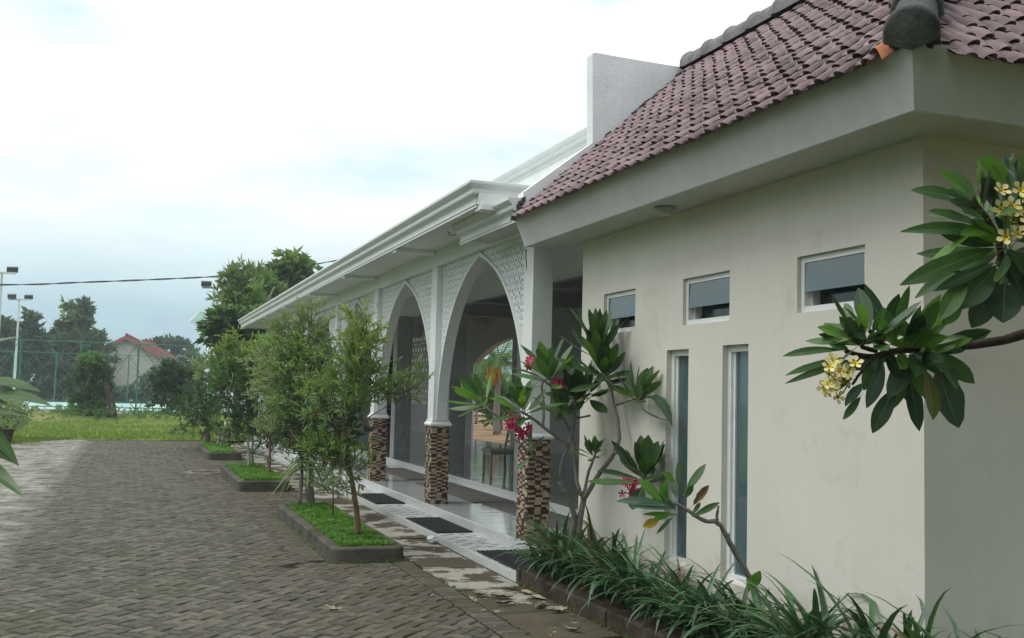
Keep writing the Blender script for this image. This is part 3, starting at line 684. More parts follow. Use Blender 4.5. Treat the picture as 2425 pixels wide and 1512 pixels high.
# columns
COLY = [10.5+3.8*k for k in range(6)]; CD = .30
def cladding(colpart, y0, individual, nmax):
    """split-stone strips, 2.6 cm courses, alternating light and dark pieces"""
    faces = [('x', XC, y0, y0+CD), ('y', y0, XC, XC2), ('x2', XC2, y0, y0+CD), ('y2', y0+CD, XC, XC2)]
    rest_l, rest_d = MB(), MB(); cnt = 0; pieces = []
    zrow = ZP; H_ = .026
    for r in range(42):
        z0 = ZP+r*H_
        for fi, (kind, base, a, b_) in enumerate(faces):
            u = a; k = (r+(random.random() < .12)) % 2; 
            while u < b_-.004:
                l = min(rnd(.062,.088), b_-u); k += 1
                if b_-u-l < .02: l = b_-u
                prot = rnd(.004,.019); dark = (k % 2 == 0) if random.random() < .94 else (k % 2 == 1)
                if kind == 'x': bx = (base-prot, base+.005, u+.0008, u+l-.0008)
                elif kind == 'x2': bx = (base-.005, base+prot, u+.0008, u+l-.0008)
                elif kind == 'y': bx = (u+.0008, u+l-.0008, base-prot, base+.005)
                else: bx = (u+.0008, u+l-.0008, base-.005, base+prot)
                pieces.append((fi, bx[0], bx[1], bx[2], bx[3], z0+.0006, z0+H_-.0006, dark)); u += l
    front_p = [p for p in pieces if p[0] < 2]; 
    chosen = set()
    if individual: chosen = set(id(p) for p in front_p[-nmax:])
    for p in pieces:
        if id(p) in chosen:
            q = MB(); q.box(*p[1:7]); q.build('stone_piece', M['brick_dark' if p[7] else 'brick_light'], colpart)
        else: (rest_d if p[7] else rest_l).box(*p[1:7]); (rest_d if p[7] else rest_l).val = random.random()
    for q, mm_, nm in ((rest_l, 'brick_light', 'cream_cladding'), (rest_d, 'brick_dark', 'maroon_cladding')): tag(q.build(nm, M[mm_+'_f'], colpart, attr=True), kind='stuff')
def fieldmat(src, name, a, b_):
    return mat(name, a, b_, scale=45, rough=.9, bump=.6, bscale=140, rnd=.28, attr='rnd')
M['brick_light_f'] = fieldmat('brick_light', 'cream_split_stone_field', (.39,.315,.205), (.54,.455,.32)); M['brick_dark_f'] = fieldmat('brick_dark', 'maroon_split_stone_field', (.068,.032,.031), (.115,.056,.052))
random.seed(21)
shaft_m = MB(); shaft_m.box(0, .23, 0, .29, 1.375, 3.572); shaft_me = shaft_m.mesh('shaft'); shaft_me.materials.append(M['white'])
cpm = MB()
prof = [(.018,1.285),(.032,1.295),(.038,1.312),(.030,1.332),(.016,1.340),(.010,1.352),(.010,1.376)]
rings = [[cpm.vert(p) for p in ((-o_, -o_, z), (.24+o_, -o_, z), (.24+o_, CD+o_, z), (-o_, CD+o_, z))] for o_, z in prof]
for a_ in range(len(rings)-1):
    for k in range(4): cpm.face((rings[a_][k], rings[a_][(k+1)%4], rings[a_+1][(k+1)%4], rings[a_+1][k]))
cpm.face(rings[0][::-1]); cpm.face(rings[-1]); cap_me = cpm.mesh('capital'); cap_me.materials.append(M['white'])
for k, y0 in enumerate(COLY):
    cp = part_empty('column', hall, (XC, y0, ZP))
    core = MB(); core.box(XC+.004, XC2-.004, y0+.004, y0+CD-.004, ZP-.01, 1.29); core.build('core', M['concrete'], cp)
    cladding(cp, y0, k == 0, 300)
    link('capital', cap_me, cp, (XC, y0, 0)); link('shaft', shaft_me, cp, (XC+.005, y0+.005, 0))
# lattice arch panels
def contour_panel(fun, u0, u1, v0, v1, du, xa, xb):
    nu = int(round((u1-u0)/du)); nv = int(round((v1-v0)/du)); du_ = (u1-u0)/nu; dv_ = (v1-v0)/nv
    S = [[fun(u0+i*du_, v0+j*dv_) for j in range(nv+1)] for i in range(nu+1)]
    mb = MB(); vd = {}
    def V(key, u, v):
        if key not in vd: vd[key] = (mb.vert((xa, u, v)), mb.vert((xb, u, v)))
        return vd[key]
    def G(i, j): return V((i, j), u0+i*du_, v0+j*dv_)
    def E_(i, j, k, l):
        key = ((i, j), (k, l)) if (i, j) < (k, l) else ((k, l), (i, j))
        a, b_ = S[i][j], S[k][l]; t = a/(a-b_); t = min(.98, max(.02, t))
        return V(key, u0+(i+(k-i)*t)*du_, v0+(j+(l-j)*t)*dv_)
    for i in range(nu):
        for j in range(nv):
            cs = [(i,j),(i+1,j),(i+1,j+1),(i,j+1)]; pos = [S[a][b_] > 0 for a, b_ in cs]
            if not any(pos): continue
            poly = []; cut = []
            for k in range(4):
                a = cs[k]; b_ = cs[(k+1)%4]
                if pos[k]: poly.append((G(*a), 0))
                if pos[k] != pos[(k+1)%4]: poly.append((E_(*a, *b_), 1))
            if len(poly) < 3: continue
            mb.face([p[0][0] for p in poly][::-1]); mb.face([p[0][1] for p in poly])
            for k in range(len(poly)):
                p, q = poly[k], poly[(k+1) % len(poly)]
                if p[1] and q[1]: mb.face((p[0][0], q[0][0], q[0][1], p[0][1]))
    return mb
BW = 3.8-CD; AH = BW/2-.02; Z0, ZA, ZTOP = 1.376, 3.50, 3.572
RA = (AH*AH+(ZA-Z0)**2)/(2*AH)
def arch_half(z):
    t = RA*RA-(z-Z0)**2
    return max(-1.0, (AH-RA)+math.sqrt(t)) if t > 0 else -1.0
def star_holes(u, v, p=.172):
    a = (u/p) % 1-.5; b_ = (v/p) % 1-.5; r = math.hypot(a, b_); th = math.atan2(b_, a)
    dl = abs((th+math.pi/4) % (math.pi/2)-math.pi/4)
    h = min(.078-abs(r-.335), r*dl-.075)
    ca, cb = .5-abs(a), .5-abs(b_); h2 = .125-(math.sqrt(ca)+math.sqrt(cb))**2*.42
    h3 = .10-max(abs(a)+abs(b_)*.4, abs(b_)+abs(a)*.4)
    return max(h, h2, h3)*p
def panel_fun(u, v):
    d_ = abs(u-BW/2)-arch_half(v)
    ins = d_
    band = .055-d_ if d_ > 0 else 1
    edge = max(.03-min(u, BW-u), .035-(ZTOP-v), band)
    return min(ins, max(-star_holes(u, v), edge))
pm = contour_panel(panel_fun, 0, BW, Z0, ZTOP, .0172, 0, .05)
panel_me = pm.mesh('arch_panel'); panel_me.materials.append(M['white'])
# thicker arch rim
rim = MB(); zs = [Z0+(ZA-Z0)*(i/26) for i in range(27)]
pts = [(BW/2-arch_half(z), z) for z in zs[:-1]]+[(BW/2, ZA+.012)]+[(BW/2+arch_half(z), z) for z in reversed(zs[:-1])]
for k in range(len(pts)-1):
    (u0_, v0_), (u1_, v1_) = pts[k], pts[k+1]
    def off(u, v, d_):
        sg = -1 if u < BW/2 else 1
        return (u+sg*d_*.9, v+d_*.35 if abs(u-BW/2) > .01 else v+d_)
    a0, b0 = off(u0_, v0_, .045), off(u1_, v1_, .045)
    if abs(u0_-BW/2) < .01: a0 = (BW/2, v0_+.06)
    if abs(u1_-BW/2) < .01: b0 = (BW/2, v1_+.06)
    for xx, fl in ((-.035, 0), (.12, 1)):
        q = [(xx,u0_,v0_),(xx,u1_,v1_),(xx,*b0),(xx,*a0)]; rim.poly(q if fl else q[::-1])
    rim.poly([(-.035,u0_,v0_),(.12,u0_,v0_),(.12,u1_,v1_),(-.035,u1_,v1_)]); rim.poly([(-.035,*a0),(-.035,*b0),(.12,*b0),(.12,*a0)])
rim_me = rim.mesh('arch_rim'); rim_me.materials.append(M['white'])
for k in range(5):
    ap = link('arch_panel', panel_me, hall, (XC+.085, COLY[k]+CD, 0)); ap['_w'] = (XC+.085, COLY[k]+CD, 0)
    link('arch_rim', rim_me, hall, (XC+.085, COLY[k]+CD, 0))
# beams, soffit, cornices
m = MB(); m.box(XC-.01, XC2+.01, 9.8, 31.4, 3.574, 3.80); m.box(5.56, 5.88, 9.6, 42, 3.45, 3.80); m.build('beam', M['white'], hall)
for y0 in COLY:
    m = MB(); m.box(3.46, XC-.012, y0+.05, y0+.25, 3.74, 3.798); m.build('soffit_rib', M['white'], hall)
m = MB(); m.box(3.45, 5.9, 10.6, YFAR, 3.801, 3.93); m.build('porch_soffit', M['white'], hall)
m = MB(); m.box(XW+.002, 5.9, 9.56, 10.6, 3.575, 3.80); m.box(3.72, XW, 10.26, 12.02, 3.60, 3.70); m.build('link_soffit', M['soffit'], hall)
CPROF = [(0,0),(0,.030),(.012,.032),(.012,.044),(.0,.046),(.0,.110),(.014,.112),(.016,.122),(.045,.132),(.066,.150),(.072,.172),(.066,.190),(.075,.205),(.098,.222),(.118,.244),(.126,.250),(.126,.278),(.118,.286),(-.08,.286)]
def cornice(path, ztop, zbot, m_, name, parent, so=1.0, capstart=True):
    """sweep the moulding along a plan polyline, outward = left of travel"""
    mb = MB(); sc_ = (ztop-zbot)/.286; rings = []
    for k, p in enumerate(path):
        p = Vector((p[0], p[1]))
        if k == 0: t = Vector(path[1])-p; nrm = Vector((-t.y, t.x)).normalized()
        elif k == len(path)-1: t = p-Vector(path[k-1]); nrm = Vector((-t.y, t.x)).normalized()
        else:
            t1 = (p-Vector(path[k-1])).normalized(); t2 = (Vector(path[k+1])-p).normalized(); n1_ = Vector((-t1.y, t1.x)); n2_ = Vector((-t2.y, t2.x)); nrm = (n1_+n2_).normalized(); nrm = nrm/max(.3, nrm.dot(n1_))
        rings.append([mb.vert((p.x+nrm.x*o_*so, p.y+nrm.y*o_*so, zbot+h_*sc_)) for o_, h_ in CPROF])
    for a_ in range(len(rings)-1):
        for k in range(len(CPROF)-1): mb.face((rings[a_][k], rings[a_][k+1], rings[a_+1][k+1], rings[a_+1][k]))
    mb.face(rings[0]); mb.face(rings[-1][::-1])
    return mb.build(name, m_, parent)
cornice([(5.2,10.66),(3.44,10.66),(3.44,YFAR),(5.2,YFAR)], 4.055, 3.775, M['cornice'], 'cornice', hall, so=.85)
cornice([(3.70,10.06),(3.70,12.05)], 3.80, 3.555, M['cornice'], 'lower_cornice', hall, so=.85)
bk = MB(); random.seed(2)
for k in range(16): bk.obox((3.72+rnd(-.05,.07), 10.06+rnd(-.015,.03), 3.68+rnd(-.1,.12)), Vector((rnd(.015,.04),0,rnd(-.01,.01))), Vector((0,rnd(.01,.03),0)), Vector((rnd(-.01,.01),0,rnd(.015,.04))))
bk.build('broken_end', M['gutter'], hall)
dk = MB()
for k in range(9): dk.obox((3.62+rnd(-.07,.07), 10.72+rnd(0,.12), 3.775+rnd(-.012,.012)), Vector((rnd(.02,.06),0,0)), Vector((0,rnd(.02,.05),0)), Vector((0,0,rnd(.006,.02))))
dk.build('torn_soffit_edge', M['gutter'], hall)
# upper wall and its cornice
m = MB(); m.box(5.51, 5.7, 10.3, YFAR+1, 3.93, 5.2); m.box(3.5, 5.51, 10.72, YFAR-.1, 3.93, 4.0); m.box(5.7,10.7,9.7,42.2,4.3,4.42); m.build('upper_wall', M['white'], hall)
cornice([(5.505,10.3),(5.505,YFAR+1)], 5.25, 5.05, M['cornice'], 'upper_cornice', hall, so=.85)
# inner piers, hall ceiling, far wall
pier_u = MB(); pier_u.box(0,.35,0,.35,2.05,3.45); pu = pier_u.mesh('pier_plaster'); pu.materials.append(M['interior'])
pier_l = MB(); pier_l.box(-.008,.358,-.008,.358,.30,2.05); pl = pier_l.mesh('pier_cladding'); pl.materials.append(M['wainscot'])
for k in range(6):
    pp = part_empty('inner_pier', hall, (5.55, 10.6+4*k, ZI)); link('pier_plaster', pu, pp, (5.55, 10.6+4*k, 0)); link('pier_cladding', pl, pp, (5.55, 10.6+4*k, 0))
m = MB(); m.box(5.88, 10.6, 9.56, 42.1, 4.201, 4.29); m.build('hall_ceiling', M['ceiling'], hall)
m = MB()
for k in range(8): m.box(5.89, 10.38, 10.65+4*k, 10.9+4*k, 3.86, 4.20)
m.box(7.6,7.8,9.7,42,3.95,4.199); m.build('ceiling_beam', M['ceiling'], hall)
fw_ = MB()
AY0, AY1, AZ0, AZ1 = 24.0, 32.05, 2.75, 3.42
fw_.box(10.4, 10.6, 9.56, AY0, ZI, 4.2); fw_.box(10.4,10.46,AY1,37.3,ZI,4.2); fw_.box(10.4,10.6,37.3,40.7,ZI,1.25); fw_.box(10.4,10.6,37.3,40.7,4.1,4.2); fw_.box(10.4,10.6,40.7,42.1,ZI,4.2)
ns_ = 24; hw = (AY1-AY0)/2; rr_ = (hw*hw+(AZ1-AZ0)**2)/(2*(AZ1-AZ0)); 
for k in range(ns_):
    ya = AY0+(AY1-AY0)*k/ns_; yb = AY0+(AY1-AY0)*(k+1)/ns_
    def zt(y):
        q = abs(y-(AY0+AY1)/2)/hw; return AZ0+(AZ1-AZ0)*(1-q**2.2)
    fw_.poly([(10.4,ya,zt(ya)),(10.4,ya,4.2),(10.4,yb,4.2),(10.4,yb,zt(yb))]); fw_.poly([(10.6,ya,zt(ya)),(10.6,yb,zt(yb)),(10.6,yb,4.2),(10.6,ya,4.2)]); fw_.poly([(10.4,ya,zt(ya)),(10.4,yb,zt(yb)),(10.6,yb,zt(yb)),(10.6,ya,zt(ya))])
fw_.box(10.32,10.68,27.7,28.2,ZI,4.2); fw_.box(10.44,10.56,24.0,27.7,ZI,3.5); fw_.box(5.56,10.4,41.95,42.1,ZI,4.2); fw_.box(7.2,10.4,9.56,9.6,ZI,4.2)
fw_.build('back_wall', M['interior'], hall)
# lattice window
def ring_holes(u, v):
    p = .40; a = (u/p) % 1-.5; b_ = (v/p) % 1-.5; r = max(abs(a), abs(b_), (abs(a)+abs(b_))*.707)
    h = .36-r; star = .17-min(abs(a)+abs(b_)*.0, abs(b_)+abs(a)*.0)
    ca, cb = .5-abs(a), .5-abs(b_); cross = .085-min(ca, cb) if max(ca, cb) < .30 else -.1
    ringb = abs(r-.30)-.035
    return max(min(h, ringb), cross)*p
lf = contour_panel(lambda u, v: max(-ring_holes(u, v), .04-min(u, 3.4-u, v, 2.85-v)), 0, 3.4, 0, 2.85, .034, 0, .06)
lme = lf.mesh('lattice_screen'); lme.materials.append(M['interior']); link('lattice_screen', lme, hall, (10.45, 37.3, 1.25))
# dark shutter on the end wall, glazed door on the far wall
m = MB(); m.box(8.4,10.3,41.90,41.945,ZI+.004,3.2); sh = m.build('shutter', M['black'], hall)
m = MB()
for k in range(9): m.box(8.42,10.28,41.885,41.90,.5+k*.28,.515+k*.28)
m.build('shutter_rail', M['galv'], sh)
dr = part_empty('glazed_door', hall, (10.3, 20, ZI)); f_ = MB()
for y0 in (18.4, 19.9, 21.4): 
    f_.box(10.30,10.39,y0,y0+.1,ZI,2.6); f_.box(10.30,10.39,y0+1.38,y0+1.49,ZI,2.6); f_.box(10.302,10.388,y0+.1,y0+1.38,ZI,.5); f_.box(10.302,10.388,y0+.1,y0+1.38,2.45,2.6); f_.box(10.302,10.388,y0+.1,y0+1.38,1.2,1.3)
f_.build('door_frame', M['white_frame'], dr)
p_ = MB()
for y0 in (18.4, 19.9, 21.4): p_.box(10.335,10.345,y0+.1,y0+1.38,.5,2.45)
p_.build('door_pane', M['glass_dark'], dr)
# tan stone end pier
tp = part_empty('end_pier', hall, (4.06, 31, 0))
PX0, PX1, PY0, PY1 = 4.02, 4.78, 31.0, 32.6
m = MB(); m.box(PX0+.02,PX1-.02,PY0+.02,PY1-.02,0,3.79); m.build('core', M['tandark'], tp)
random.seed(4)
for r in range(9):
    z0 = .20+r*.375; 
    if z0 > 3.4: break
    cut = rnd(.4,.6)
    for (xa, xb) in ((PX0, PX0+(PX1-PX0)*cut), (PX0+(PX1-PX0)*cut, PX1)):
        q = MB(); q.box(xa+.006, xb-.006, PY0-.0, PY0+.03, z0+.006, z0+.369); q.build('stone_block', M['tanstone'], tp)
    for (ya, yb) in ((PY0+.032, PY0+.8), (PY0+.8, PY1)):
        q = MB(); q.box(PX0-.004, PX0+.026, ya+.006, yb-.006, z0+.006, z0+.369); q.build('stone_block', M['tanstone'], tp)
m = MB(); m.box(4.8, 5.54, 32.0, 32.2, .2, 3.79); m.build('porch_end_wall', M['white'], hall)
# ------------------------------------------------------------------ planters
def rounded_rect(x0, x1, y0, y1, r, n=5):
    out = []
    for (cx, cy, a0) in ((x1-r,y0+r,-90),(x1-r,y1-r,0),(x0+r,y1-r,90),(x0+r,y0+r,180)):
        for k in range(n+1): a = R(a0+90*k/n); out.append((cx+r*math.cos(a), cy+r*math.sin(a)))
    return out
def planter(name, label, x0, x1, y0, y1, h, m_, group=None):
    t = thing(name, label, 'planter', ((x0+x1)/2, (y0+y1)/2, 0), group)
    out = rounded_rect(x0, x1, y0, y1, .12); inn = rounded_rect(x0+.10, x1-.10, y0+.10, y1-.10, .06)
    b = MB(); n = len(out)
    def ring(pts, z, sh=0): 
        cx, cy = (x0+x1)/2, (y0+y1)/2
        return [b.vert((p[0]+(sh if p[0] < cx else -sh), p[1]+(sh if p[1] < cy else -sh), z+.004*mnoise.noise(Vector((p[0]*4, p[1]*4, z))))) for p in pts]
    rs = [ring(out, -.02), ring(out, h-.018), ring(out, h, .016), ring(inn, h, -.0), ring(inn, h-.06)]
    for a in range(4):
        for k in range(n): b.face((rs[a][k], rs[a][(k+1)%n], rs[a+1][(k+1)%n], rs[a+1][k]))
    b.build('kerb', m_, t, smooth=False)
    s = MB(); s.poly([(p[0], p[1], h-.045) for p in inn]); s.build('soil', M['soil'], t)
    return t
def cover(name, label, x0, x1, y0, y1, z, n, m_, hgt=.05, size=.018, seed=1):
    random.seed(seed); b = MB()
    for k in range(n):
        x, y = rnd(x0,x1), rnd(y0,y1); bz = z+.03*mnoise.noise(Vector((x*5, y*5, 0))); hh = rnd(.2,1)*hgt; a = rnd(0,6.28); l = size*rnd(.6,1.4); ti = rnd(-.6,.9)
        d_ = Vector((math.cos(a), math.sin(a), ti)).normalized()*l; w_ = Vector((-math.sin(a), math.cos(a), rnd(-.3,.3)))*l*.42; p = Vector((x, y, bz+hh))
        b.poly([p-d_, p+w_, p+d_, p-w_])
    return tag(b.build(name, m_), label, cat='ground cover', kind='stuff')
P1 = (2.03, 2.80, 10.73, 15.0); P2 = (1.83, 2.72, 18.4, 22.2); P3 = (1.87, 2.69, 26.5, 30.6)
planter('planter', 'nearest kerbed planter bed with bright green ground cover', *P1, .15, M['kerb'], 'planter beds along the driveway')
planter('planter', 'middle kerbed planter bed below the dark shrubs', *P2, .18, M['kerb'], 'planter beds along the driveway')
planter('planter', 'farthest kerbed planter bed with the spiky yucca', *P3, .18, M['kerb'], 'planter beds along the driveway')
cover('ground_cover', 'bright green low leaves filling the nearest planter', P1[0]+.09, P1[1]-.09, P1[2]+.09, P1[3]-.09, .115, 17000, M['lf_bright'], .075, .017, 1)
cover('ground_cover', 'low green leaves filling the middle planter', P2[0]+.09, P2[1]-.09, P2[2]+.09, P2[3]-.09, .145, 7000, M['lf_bright'], .10, .024, 2)
cover('ground_cover', 'low green leaves filling the farthest planter', P3[0]+.09, P3[1]-.09, P3[2]+.09, P3[3]-.09, .145, 5000, M['lf_bright'], .10, .028, 3)
# wall bed with muddy kerb
BX0, BX1, BY0, BY1 = 3.50, XW, 2.9, 9.29
bed = thing('wall_bed', 'long muddy kerbed bed of strappy plants along the cream wall', 'planter', (3.8, 6, 0))
q = MB(); ys_ = [BY0+.1+k*.62 for k in range(int((BY1-BY0)/.62)+1)]+[BY1]
random.seed(8)
for a, b_ in zip(ys_[:-1], ys_[1:]):
    k_ = MB(); hh = .145+rnd(-.008,.008); o_ = rnd(-.008,.006); k_.bbox(BX0+o_, BX0+.125, a+.003, b_-.003, -.02, hh, .018); k_.build('kerb_stone', M['kerb2'], bed)
q = MB(); gi = {}
for i in range(9):
    for j in range(53):
        x = BX0+.11+(BX1-BX0-.11)*i/8; y = BY0+(10.0-BY0)*j/52; gi[i,j] = q.vert((x, y, min(.17, .12+.02*i)+.03*mnoise.noise(Vector((x*6, y*6, 0)))-(.0 if y < 9.4 or x > 4.03 else .2)))
for i in range(8):
    for j in range(52): q.face((gi[i,j], gi[i+1,j], gi[i+1,j+1], gi[i,j+1]))
q.build('soil', M['soil'], bed, smooth=True)

# ------------------------------------------------------------------ mats, litter, chair, manhole
def ribbed_mat(label, x0, x1, y0, y1, z, skew=0):
    t = thing('rubber_mat', label, 'door mat', ((x0+x1)/2, (y0+y1)/2, z), 'rubber mats on the tiled step')
    b = MB(); b.box(x0, x1, y0, y1, z, z+.006); b.build('backing', M['rubber'], t)
    r = MB(); n = int((y1-y0)/.032)
    for k in range(n): yy = y0+.01+k*(y1-y0-.02)/n; r.box(x0+.006, x1-.006, yy, yy+.015, z+.006, z+.015)
    nx = 8
    for k in range(nx+1): xx = x0+.004+k*(x1-x0-.022)/nx; r.box(xx, xx+.014, y0+.004, y1-.004, z+.0062, z+.0165)
    r.build('rubber_ribs', M['rubber'], t)
ribbed_mat('black ribbed rubber mat nearest the wall bed', 3.56, 4.0, 9.34, 10.68, ZB+.002)
ribbed_mat('black ribbed rubber mat between the first two columns', 3.545, 4.0, 12.16, 13.64, ZB+.002)
ribbed_mat('black ribbed rubber mat beyond the second column', 3.545, 4.0, 15.45, 16.98, ZB+.002)
def flat_mat(label, x0, x1, y0, y1, z):
    b = MB(); n = 8
    b.bbox(x0, x1, y0, y1, z, z+.012, .004); tag(b.build('carpet_mat', M['mat_grey']), label, 'door mat', 'carpet mats on the porch')
flat_mat('grey carpet mat on the porch behind the mosaic column nearest the wall', 4.78, 5.40, 11.2, 14.15, ZP+.002)
flat_mat('grey carpet mat on the porch behind the second column', 4.72, 5.36, 14.35, 17.6, ZP+.002)
flat_mat('grey carpet mat on the porch behind the third column', 4.75, 5.36, 18.2, 21.0, ZP+.002)
# chair inside the hall, facing the porch
ch = thing('chair', 'grey-green wooden chair standing on the polished hall floor', 'chair', (6.42, 18.2, ZI))
cx0, cx1, cy0, cy1 = 6.20, 6.62, 17.98, 18.40; cw = .04
for (x, y) in ((cx0,cy0),(cx0,cy1)):
    q = MB(); q.box(x, x+cw, y-cw, y, ZI, ZI+.43); q.build('leg', M['chairwood'], ch)
for y in (cy0, cy1):
    q = MB(); q.prism([Vector((0,0,0)),Vector((cw,0,0)),Vector((cw,-cw,0)),Vector((0,-cw,0))], (cx1,y,ZI), (cx1-.02,y,ZI+.43)); q.prism([Vector((0,0,0)),Vector((cw,0,0)),Vector((cw,-cw,0)),Vector((0,-cw,0))], (cx1-.02,y,ZI+.43), (cx1+.07,y,ZI+.88)); q.build('rear_leg', M['chairwood'], ch)
q = MB(); q.bbox(cx0-.02, cx1+.03, cy0-.06, cy1+.02, ZI+.43, ZI+.462, .006); q.build('seat', M['chairwood'], ch)
q = MB(); q.box(cx0+.005, cx0+.03, cy0, cy1-cw, ZI+.36, ZI+.428); q.box(cx1+.0, cx1+.02, cy0, cy1-cw, ZI+.36, ZI+.428); q.box(cx0+cw, cx1, cy0-.03, cy0-.012, ZI+.37, ZI+.428); q.build('apron', M['chairwood'], ch)
q = MB()
q.obox((cx1+.075, (cy0+cy1)/2-.02, ZI+.80), Vector((.010,0,0)), Vector((0,.20,0)), Vector((.014,0,.075))); q.obox((cx1+.035, (cy0+cy1)/2-.02, ZI+.60), Vector((.010,0,0)), Vector((0,.20,0)), Vector((.006,0,.03))); q.build('backrest', M['chairwood'], ch)
# manhole
mh = thing('manhole', 'round concrete manhole ring with dark cover in the driveway', 'manhole', (1.6, 22.6, 0))
q = MB(); q.lathe((1.6,22.6,0), [(.46,-.01),(.46,.016),(.43,.022),(.33,.022),(.315,.006)], 28); q.build('ring', M['concrete'], mh)
q = MB(); q.lathe((1.6,22.6,0), [(.315,.006),(.31,.010),(.0001,.012)], 28); q.build('cover', M['kerb2'], mh)
# crumpled paper
random.seed(31); q = MB(); c0 = Vector((3.42, 11.95, .045)); n1, n2 = 7, 10; gi = {}
for i in range(n1+1):
    for j in range(n2):
        a = math.pi*i/n1; b_ = 2*math.pi*j/n2; rr = .055*rnd(.6,1.25); gi[i,j] = q.vert((c0.x+rr*math.sin(a)*math.cos(b_)*1.1, c0.y+rr*math.sin(a)*math.sin(b_)*1.3, max(.003, c0.z+rr*math.cos(a)*.8)))
for i in range(n1):
    for j in range(n2): q.face((gi[i,j], gi[i+1,j], gi[i+1,(j+1)%n2], gi[i,(j+1)%n2]))
tag(q.build('crumpled_paper', M['paper']), 'crumpled white paper lying beside the tiled step', 'litter')
# fallen leaves
def curled_leaf(mb, p, ang, L_, W, curl, fold, zlift=.005):
    n = 7; u = Vector((math.cos(ang), math.sin(ang), 0)); v = Vector((-u.y, u.x, 0)); rows = []
    for k in range(n+1):
        t = k/n; w_ = W*math.sin(math.pi*min(1, .06+t*.94))**.8*.5; c = Vector(p)+u*(L_*(t-.5)); z = zlift+curl*(2*t-1)**2*rnd(.6,1.2)+rnd(0,.006)
        e = fold*w_*rnd(.7,1.3)
        rows.append([mb.vert(c-v*w_+Vector((0,0,z+e))), mb.vert(c+Vector((0,0,z))), mb.vert(c+v*w_*rnd(.6,1)+Vector((0,0,z+e*rnd(.6,1.6))))])
    for k in range(n):
        for s_ in range(2): mb.face((rows[k][s_], rows[k][s_+1], rows[k+1][s_+1], rows[k+1][s_]))
random.seed(14)
FL = [((3.30,8.95),.3,.20,.07,'by the corner of the tiled step'), ((3.38,8.75),1.9,.19,.075,'curled highest against the kerb of the wall bed'), ((3.12,8.62),-.6,.22,.08,'pale and flat on the slab near the bed'), ((3.30,8.2),.9,.24,.085,'long and curled beside the wall bed kerb'), ((3.36,7.95),.2,.2,.07,'bent double beside the wall bed kerb'), ((2.95,8.75),2.5,.16,.06,'brown and small on the pale slab'), ((3.05,8.35),.1,.2,.05,'narrow and dark at the slab joint'), ((3.2,7.3),2.2,.17,.05,'thin and stalk-like on the mossy slab'), ((3.4,8.5),-1.0,.18,.07,'tucked under the blades of the bed')]
for (p, a, L_, W, where) in FL:
    q = MB(); curled_leaf(q, (p[0], p[1], 0), a, L_, W, rnd(.01,.05), rnd(.3,1.0)); tag(q.build('fallen_leaf', M['deadleaf'], smooth=True), 'dry fallen leaf '+where, 'leaf', 'fallen leaves by the wall bed')
q = MB(); pz = atZ(795, 1448, 0); curled_leaf(q, (pz.x, pz.y, 0), .4, .13, .055, .02, .5); curled_leaf(q, (pz.x-.03, pz.y+.07, 0), -.5, .10, .04, .03, .6); tag(q.build('fallen_leaf', M['deadleaf'], smooth=True), 'small torn dry leaf alone on the driveway pavers', 'leaf')
# ------------------------------------------------------------------ loose wires under the soffit
q = MB(); p = atX(1246, 590, 4.0); q.tube([p, p+Vector((0,0,-.10)), p+Vector((.01,.0,-.2)), p+Vector((.0,-.01,-.24))], .006, 5); tag(q.build('loose_wire', M['cable']), 'short dark wire hanging at the head of the first column', 'wire')
q = MB(); a = atX(1060, 548, 3.62); q.tube([a, a+Vector((.01,-.06,-.05)), a+Vector((.03,-.14,-.07)), a+Vector((.05,-.25,-.07))], .005, 5); tag(q.build('loose_wire', M['cable']), 'curled wire poking out beside the lower cornice', 'wire')
# ------------------------------------------------------------------ leaves
def leaf_into(mb, base, tip, width, nrm, droop=.0, fold=.12, wav=.0, n=7, widest=.58, petiole=.0, rib=False):
    """a blade from base to tip; nrm is the rough upper side, droop bends it along -nrm"""
    base = Vector(base); tip = Vector(tip); ax = tip-base; L_ = ax.length
    if L_ < 1e-6: return
    t0 = ax.normalized(); sd_ = t0.cross(Vector(nrm))
    if sd_.length < 1e-3: sd_ = t0.orthogonal()
    sd_.normalize(); up = sd_.cross(t0).normalized(); rows = []
    for k in range(n+1):
        t = k/n; s_ = petiole+(1-petiole)*t
        tt = t/widest*.5 if t < widest else .5+(t-widest)/(1-widest)*.5
        w_ = width*.5*max(.02, math.sin(math.pi*min(.995, tt)))**.75
        if petiole and k == 0: w_ = width*.03
        c = base+ax*s_+up*(droop*L_*4*s_*(1-s_))
        wv = wav*width*math.sin(t*19+width*900)
        mr_ = min(w_*.5, width*.022*(1.2-t))
        rows.append([mb.vert(c-sd_*w_+up*(fold*w_+wv)), mb.vert(c-sd_*mr_), mb.vert(c+sd_*mr_), mb.vert(c+sd_*w_+up*(fold*w_-wv))] if rib else [mb.vert(c-sd_*w_+up*(fold*w_+wv)), mb.vert(c), mb.vert(c+sd_*w_+up*(fold*w_-wv))])
    for k in range(n):
        for s_ in range(3 if rib else 2):
            mb.val = 1.0 if rib and s_ == 1 else 0.0
            mb.face((rows[k][s_], rows[k][s_+1], rows[k+1][s_+1], rows[k+1][s_]))
    mb.val = 1.0 if rib else 0.0
    if petiole: mb.tube([base, base+ax*petiole*.55+up*(droop*L_*2*petiole*.4), base+ax*petiole*1.05+up*(droop*L_*4*petiole*(1-petiole))], [width*.035, width*.03, width*.025], 5, cap=False)
def leaf_obj(parent, base, tip, width, nrm, m_, **k):
    mb = MB(); leaf_into(mb, base, tip, width, nrm, rib=True, **k); me = mb.mesh('leaf', True); me.materials.append(m_); me.materials.append(M['midrib'])
    for p, v in zip(me.polygons, mb.a):
        if v > .5: p.material_index = 1
    return link('leaf', me, parent)
